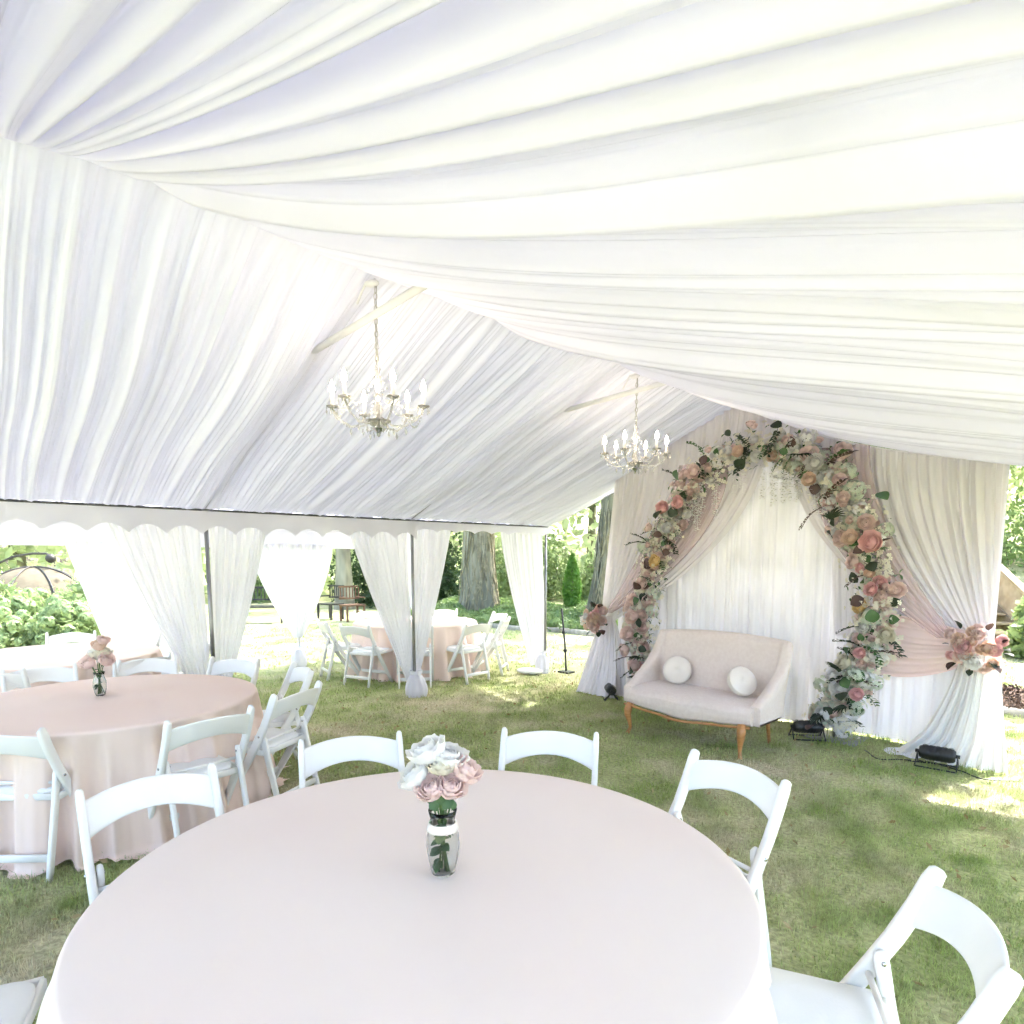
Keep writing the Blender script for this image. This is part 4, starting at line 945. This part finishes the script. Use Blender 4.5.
# ivy ground cover
rg = np.random.default_rng(6); n = 26000; r1 = rg.random(n); a0 = P(400, 17); a1 = P(640, 13.2); 
bx = a0[0]+(a1[0]-a0[0])*r1; by = a0[1]+(a1[1]-a0[1])*r1; off = rg.random(n)*7.0; dx, dy = -math.sin(HEAD), math.cos(HEAD)
c = np.stack([bx+dx*off, by+dy*off, .04+.22*rg.random(n)**1.5*(1+.6*np.sin(bx*3)*np.sin(by*2.4))], 1)
tag(leaves(c, .065, rg, 'ivy_ground_cover', M['leafA']), 'low ivy ground cover under the big trunks', 'ground cover', kind='stuff')
b = MB(); pts = [Vector((a0[0]+(a1[0]-a0[0])*i/20, a0[1]+(a1[1]-a0[1])*i/20+.12*math.sin(i), .04)) for i in range(21)]; b.tube(pts, 1, 8, flat=(.07, .06), side=(0, 0, 1)); tag(b.build('stone_edging', M['kerb']), kind='structure')
# mulch bed and kerb at right
b = MB(); b.grid(lambda u, v: (-3.0+7*u, 8.45+1.7*v+.2*math.sin(u*5), .02+.05*math.sin(PI*v)+.02*noise.noise((u*30, v*12, 0))), 60, 20); tag(b.build('mulch_bed', M['mulch']), kind='structure')
rg = np.random.default_rng(9); n = 5000; c = np.stack([-3+6*rg.random(n), 8.5+1.6*rg.random(n), .05+.04*rg.random(n)], 1); tag(leaves(c, .035, rg, 'mulch_chips', M['mulch']), 'brown wood chips of the planting bed at right', 'mulch', kind='stuff')
b = MB(); b.tube([(-3.0+.35*i, 8.34+.2*math.sin(i/20*5), .03) for i in range(21)], 1, 8, flat=(.05, .06), side=(0, 0, 1)); tag(b.build('stone_kerb', M['kerb']), kind='structure')
# timber steps
sx, sy = P(985, 12.0); stp = thing('timber_steps', 'grey timber garden steps with a pale handrail right of the backdrop', 'steps', (sx, sy, 0), HEAD-R_(6))
for k in range(11):
    b = MB(); z = .30+.155*k; b.box((0, .28*k, z-.02), (1.3, .30, .035)); b.build('tread', M['rail'], stp, False)
    b = MB(); b.box((0, .28*k+.12, z-.095), (1.26, .02, .115)); b.build('riser', M['timber'], stp, False)
for s in (-1, 1):
    b = MB()
    q = Matrix.Rotation(math.atan2(.155, .28), 3, 'X'); b.box((s*.68, 1.4, .98), (.045, 3.5, .30), q); b.build('stringer', M['timber'], stp, False)
    b = MB(); b.box((s*.70, 1.4, 1.85), (.14, 3.4, .05), q)
    b.box((s*.70, -.15, .55), (.10, .10, 1.1)); b.box((s*.70, 2.8, 1.5), (.10, .10, 2.4)); b.box((s*.70, 1.4, 1.25), (.10, .10, 1.7)); b.box((s*.70, 1.4, 1.45), (.03, 3.3, .55), q); b.build('handrail', M['rail'], stp, False)
bk = MB(); bx_, by_ = P(1000, 16)
def bank(u, v): 
    X, Y = P(880+260*u, 15.6+9*v); return (X, Y, 1.9*min(1, v*2.2)**.8*math.sin(PI*min(1, u*1.6+.05)/2)-.06)
bk.grid(bank, 20, 16); tag(bk.build('grass_bank', M['ground']), kind='structure')

# garden umbrella (dome)
x, y = P(36, 16); um = thing('garden_umbrella', 'beige domed garden umbrella with dark ribs behind the hydrangeas', 'umbrella', (x, y, 0))
Ru = 1.15
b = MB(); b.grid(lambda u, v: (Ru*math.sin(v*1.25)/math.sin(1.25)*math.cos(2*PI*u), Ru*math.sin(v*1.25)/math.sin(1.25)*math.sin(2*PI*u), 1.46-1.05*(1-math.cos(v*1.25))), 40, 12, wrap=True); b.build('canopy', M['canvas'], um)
for k in range(8):
    a = 2*PI*k/8+.2; b = MB(); b.tube([((Ru+.015)*math.sin(v*1.25)/math.sin(1.25)*math.cos(a), (Ru+.015)*math.sin(v*1.25)/math.sin(1.25)*math.sin(a), 1.475-1.05*(1-math.cos(v*1.25))) for v in [i/10 for i in range(11)]], .022, 6); b.build('rib', M['iron'], um)
b = MB(); b.tube([(0, 0, 0), (0, 0, 1.42)], .025, 8); b.build('pole', M['iron'], um)
b = MB(); q = [rel(r, 0) for r in (.45, .35, .0, -.5, -1.0, -1.2)]; b.tube([(q[i][0], q[i][1], z) for i, z in enumerate((1.70, 1.80, 1.80, 1.72, 1.5, .0))], .03, 7); b.ball((q[0][0], q[0][1], 1.68), .12, 8, 6); b.build('arm', M['iron'], um)
# garden seats
def garden_seat(px, f, w_, rz, mat, label, name='garden_bench', cat='bench'):
    x, y = P(px, f); t = thing(name, label, cat, (x, y, 0), rz)
    b = MB(); b.box((0, 0, .43), (w_, .45, .04)); b.build('seat', mat, t, False)
    b = MB(); b.box((0, .22, .92), (w_, .04, .05)); b.box((0, .22, .60), (w_, .04, .04))
    for k in range(int(w_/.09)+1): b.box((-w_/2+.04+k*.09, .22, .74), (.022, .022, .32))
    b.build('backrest', mat, t, False)
    for sx_ in (-1, 1):
        for sy_ in (-1, 1): b = MB(); b.box((sx_*(w_/2-.03), sy_*.2, .205), (.045, .045, .41)); b.build('leg', mat, t, False)
        b = MB(); b.box((sx_*(w_/2-.03), 0, .64), (.05, .45, .03)); b.build('armrest', mat, t, False)
garden_seat(258, 16.5, 1.3, HEAD+.1, M['iron'], 'dark slatted garden bench on the lawn seen between two white curtains')
garden_seat(330, 17.5, .6, HEAD-.6, M['iron'], 'dark iron garden chair beside the slim pale trunk', 'garden_chair', 'chair')
garden_seat(352, 17.0, .55, HEAD+.7, M['wicker'], 'brown wicker armchair under the slim pale trunk', 'wicker_chair', 'chair')

# ---------------------------------------------------------------- grass blades and litter
rg = np.random.default_rng(12)
def blades(n, fmin, fmax, hgt, wid):
    f = np.sqrt(fmin**2+(fmax**2-fmin**2)*rg.random(n)); r = (rg.random(n)*2-1)*f*.95
    X = r*math.cos(HEAD)-f*math.sin(HEAD); Y = r*math.sin(HEAD)+f*math.cos(HEAD)
    # clumpy density
    dens = .5+.25*np.sin(X*5.1+np.sin(Y*3.3)*2)*np.sin(Y*1.7+1)+.25*np.sin(Y*8.3+np.sin(X*11.1)*2)+.2*np.sin(X*19+np.sin(Y*17)*2); keep = rg.random(n) < .08+.92*np.clip(dens, 0, 1)**1.5; X, Y = X[keep], Y[keep]; n = len(X)
    a = rg.random(n)*2*PI; lean = rg.random(n)*1.1; h = hgt*(.4+.9*rg.random(n)); w_ = wid*(.7+.6*rg.random(n)); dx, dy = np.cos(a), np.sin(a)
    zero = np.zeros(n); base1 = np.stack([X-dy*w_, Y+dx*w_, zero], 1); base2 = np.stack([X+dy*w_, Y-dx*w_, zero], 1)
    m1 = np.stack([X-dy*w_*.8+dx*h*lean*.35, Y+dx*w_*.8+dy*h*lean*.35, h*.6], 1); m2 = np.stack([X+dy*w_*.8+dx*h*lean*.35, Y-dx*w_*.8+dy*h*lean*.35, h*.6], 1)
    t_ = np.stack([X+dx*h*lean, Y+dy*h*lean, h*(1-.25*lean)], 1)
    V = np.stack([base1, base2, m2, m1, t_], 1).reshape(-1, 3); k = np.arange(n)*5
    F3 = np.concatenate([np.stack([k, k+1, k+2], 1), np.stack([k, k+2, k+3], 1), np.stack([k+3, k+2, k+4], 1)])
    return V, F3
Vs, Fs, o_ = [], [], 0
for args in ((230000, .6, 4.5, .040, .0020), (190000, 4.5, 9, .042, .0030), (60000, 9, 16, .045, .006), (9000, .8, 6, .075, .0024)):
    V, F3 = blades(*args); Vs.append(V); Fs.append(F3+o_); o_ += len(V)
tag(raw('grass', np.concatenate(Vs), np.concatenate(Fs), 3, M['grass']), 'short patchy lawn grass covering the ground under the tent', 'grass', kind='stuff')
n = 1100; f = 1+11*rg.random(n)**.8; r = (rg.random(n)*2-1)*f*.85; X = r*math.cos(HEAD)-f*math.sin(HEAD); Y = r*math.sin(HEAD)+f*math.cos(HEAD)
tag(leaves(np.stack([X, Y, .018+.012*rg.random(n)], 1)*1.0, .022, rg, 'fallen_leaves', M['dry']), 'scattered dry fallen leaves on the lawn', 'leaves', kind='stuff')
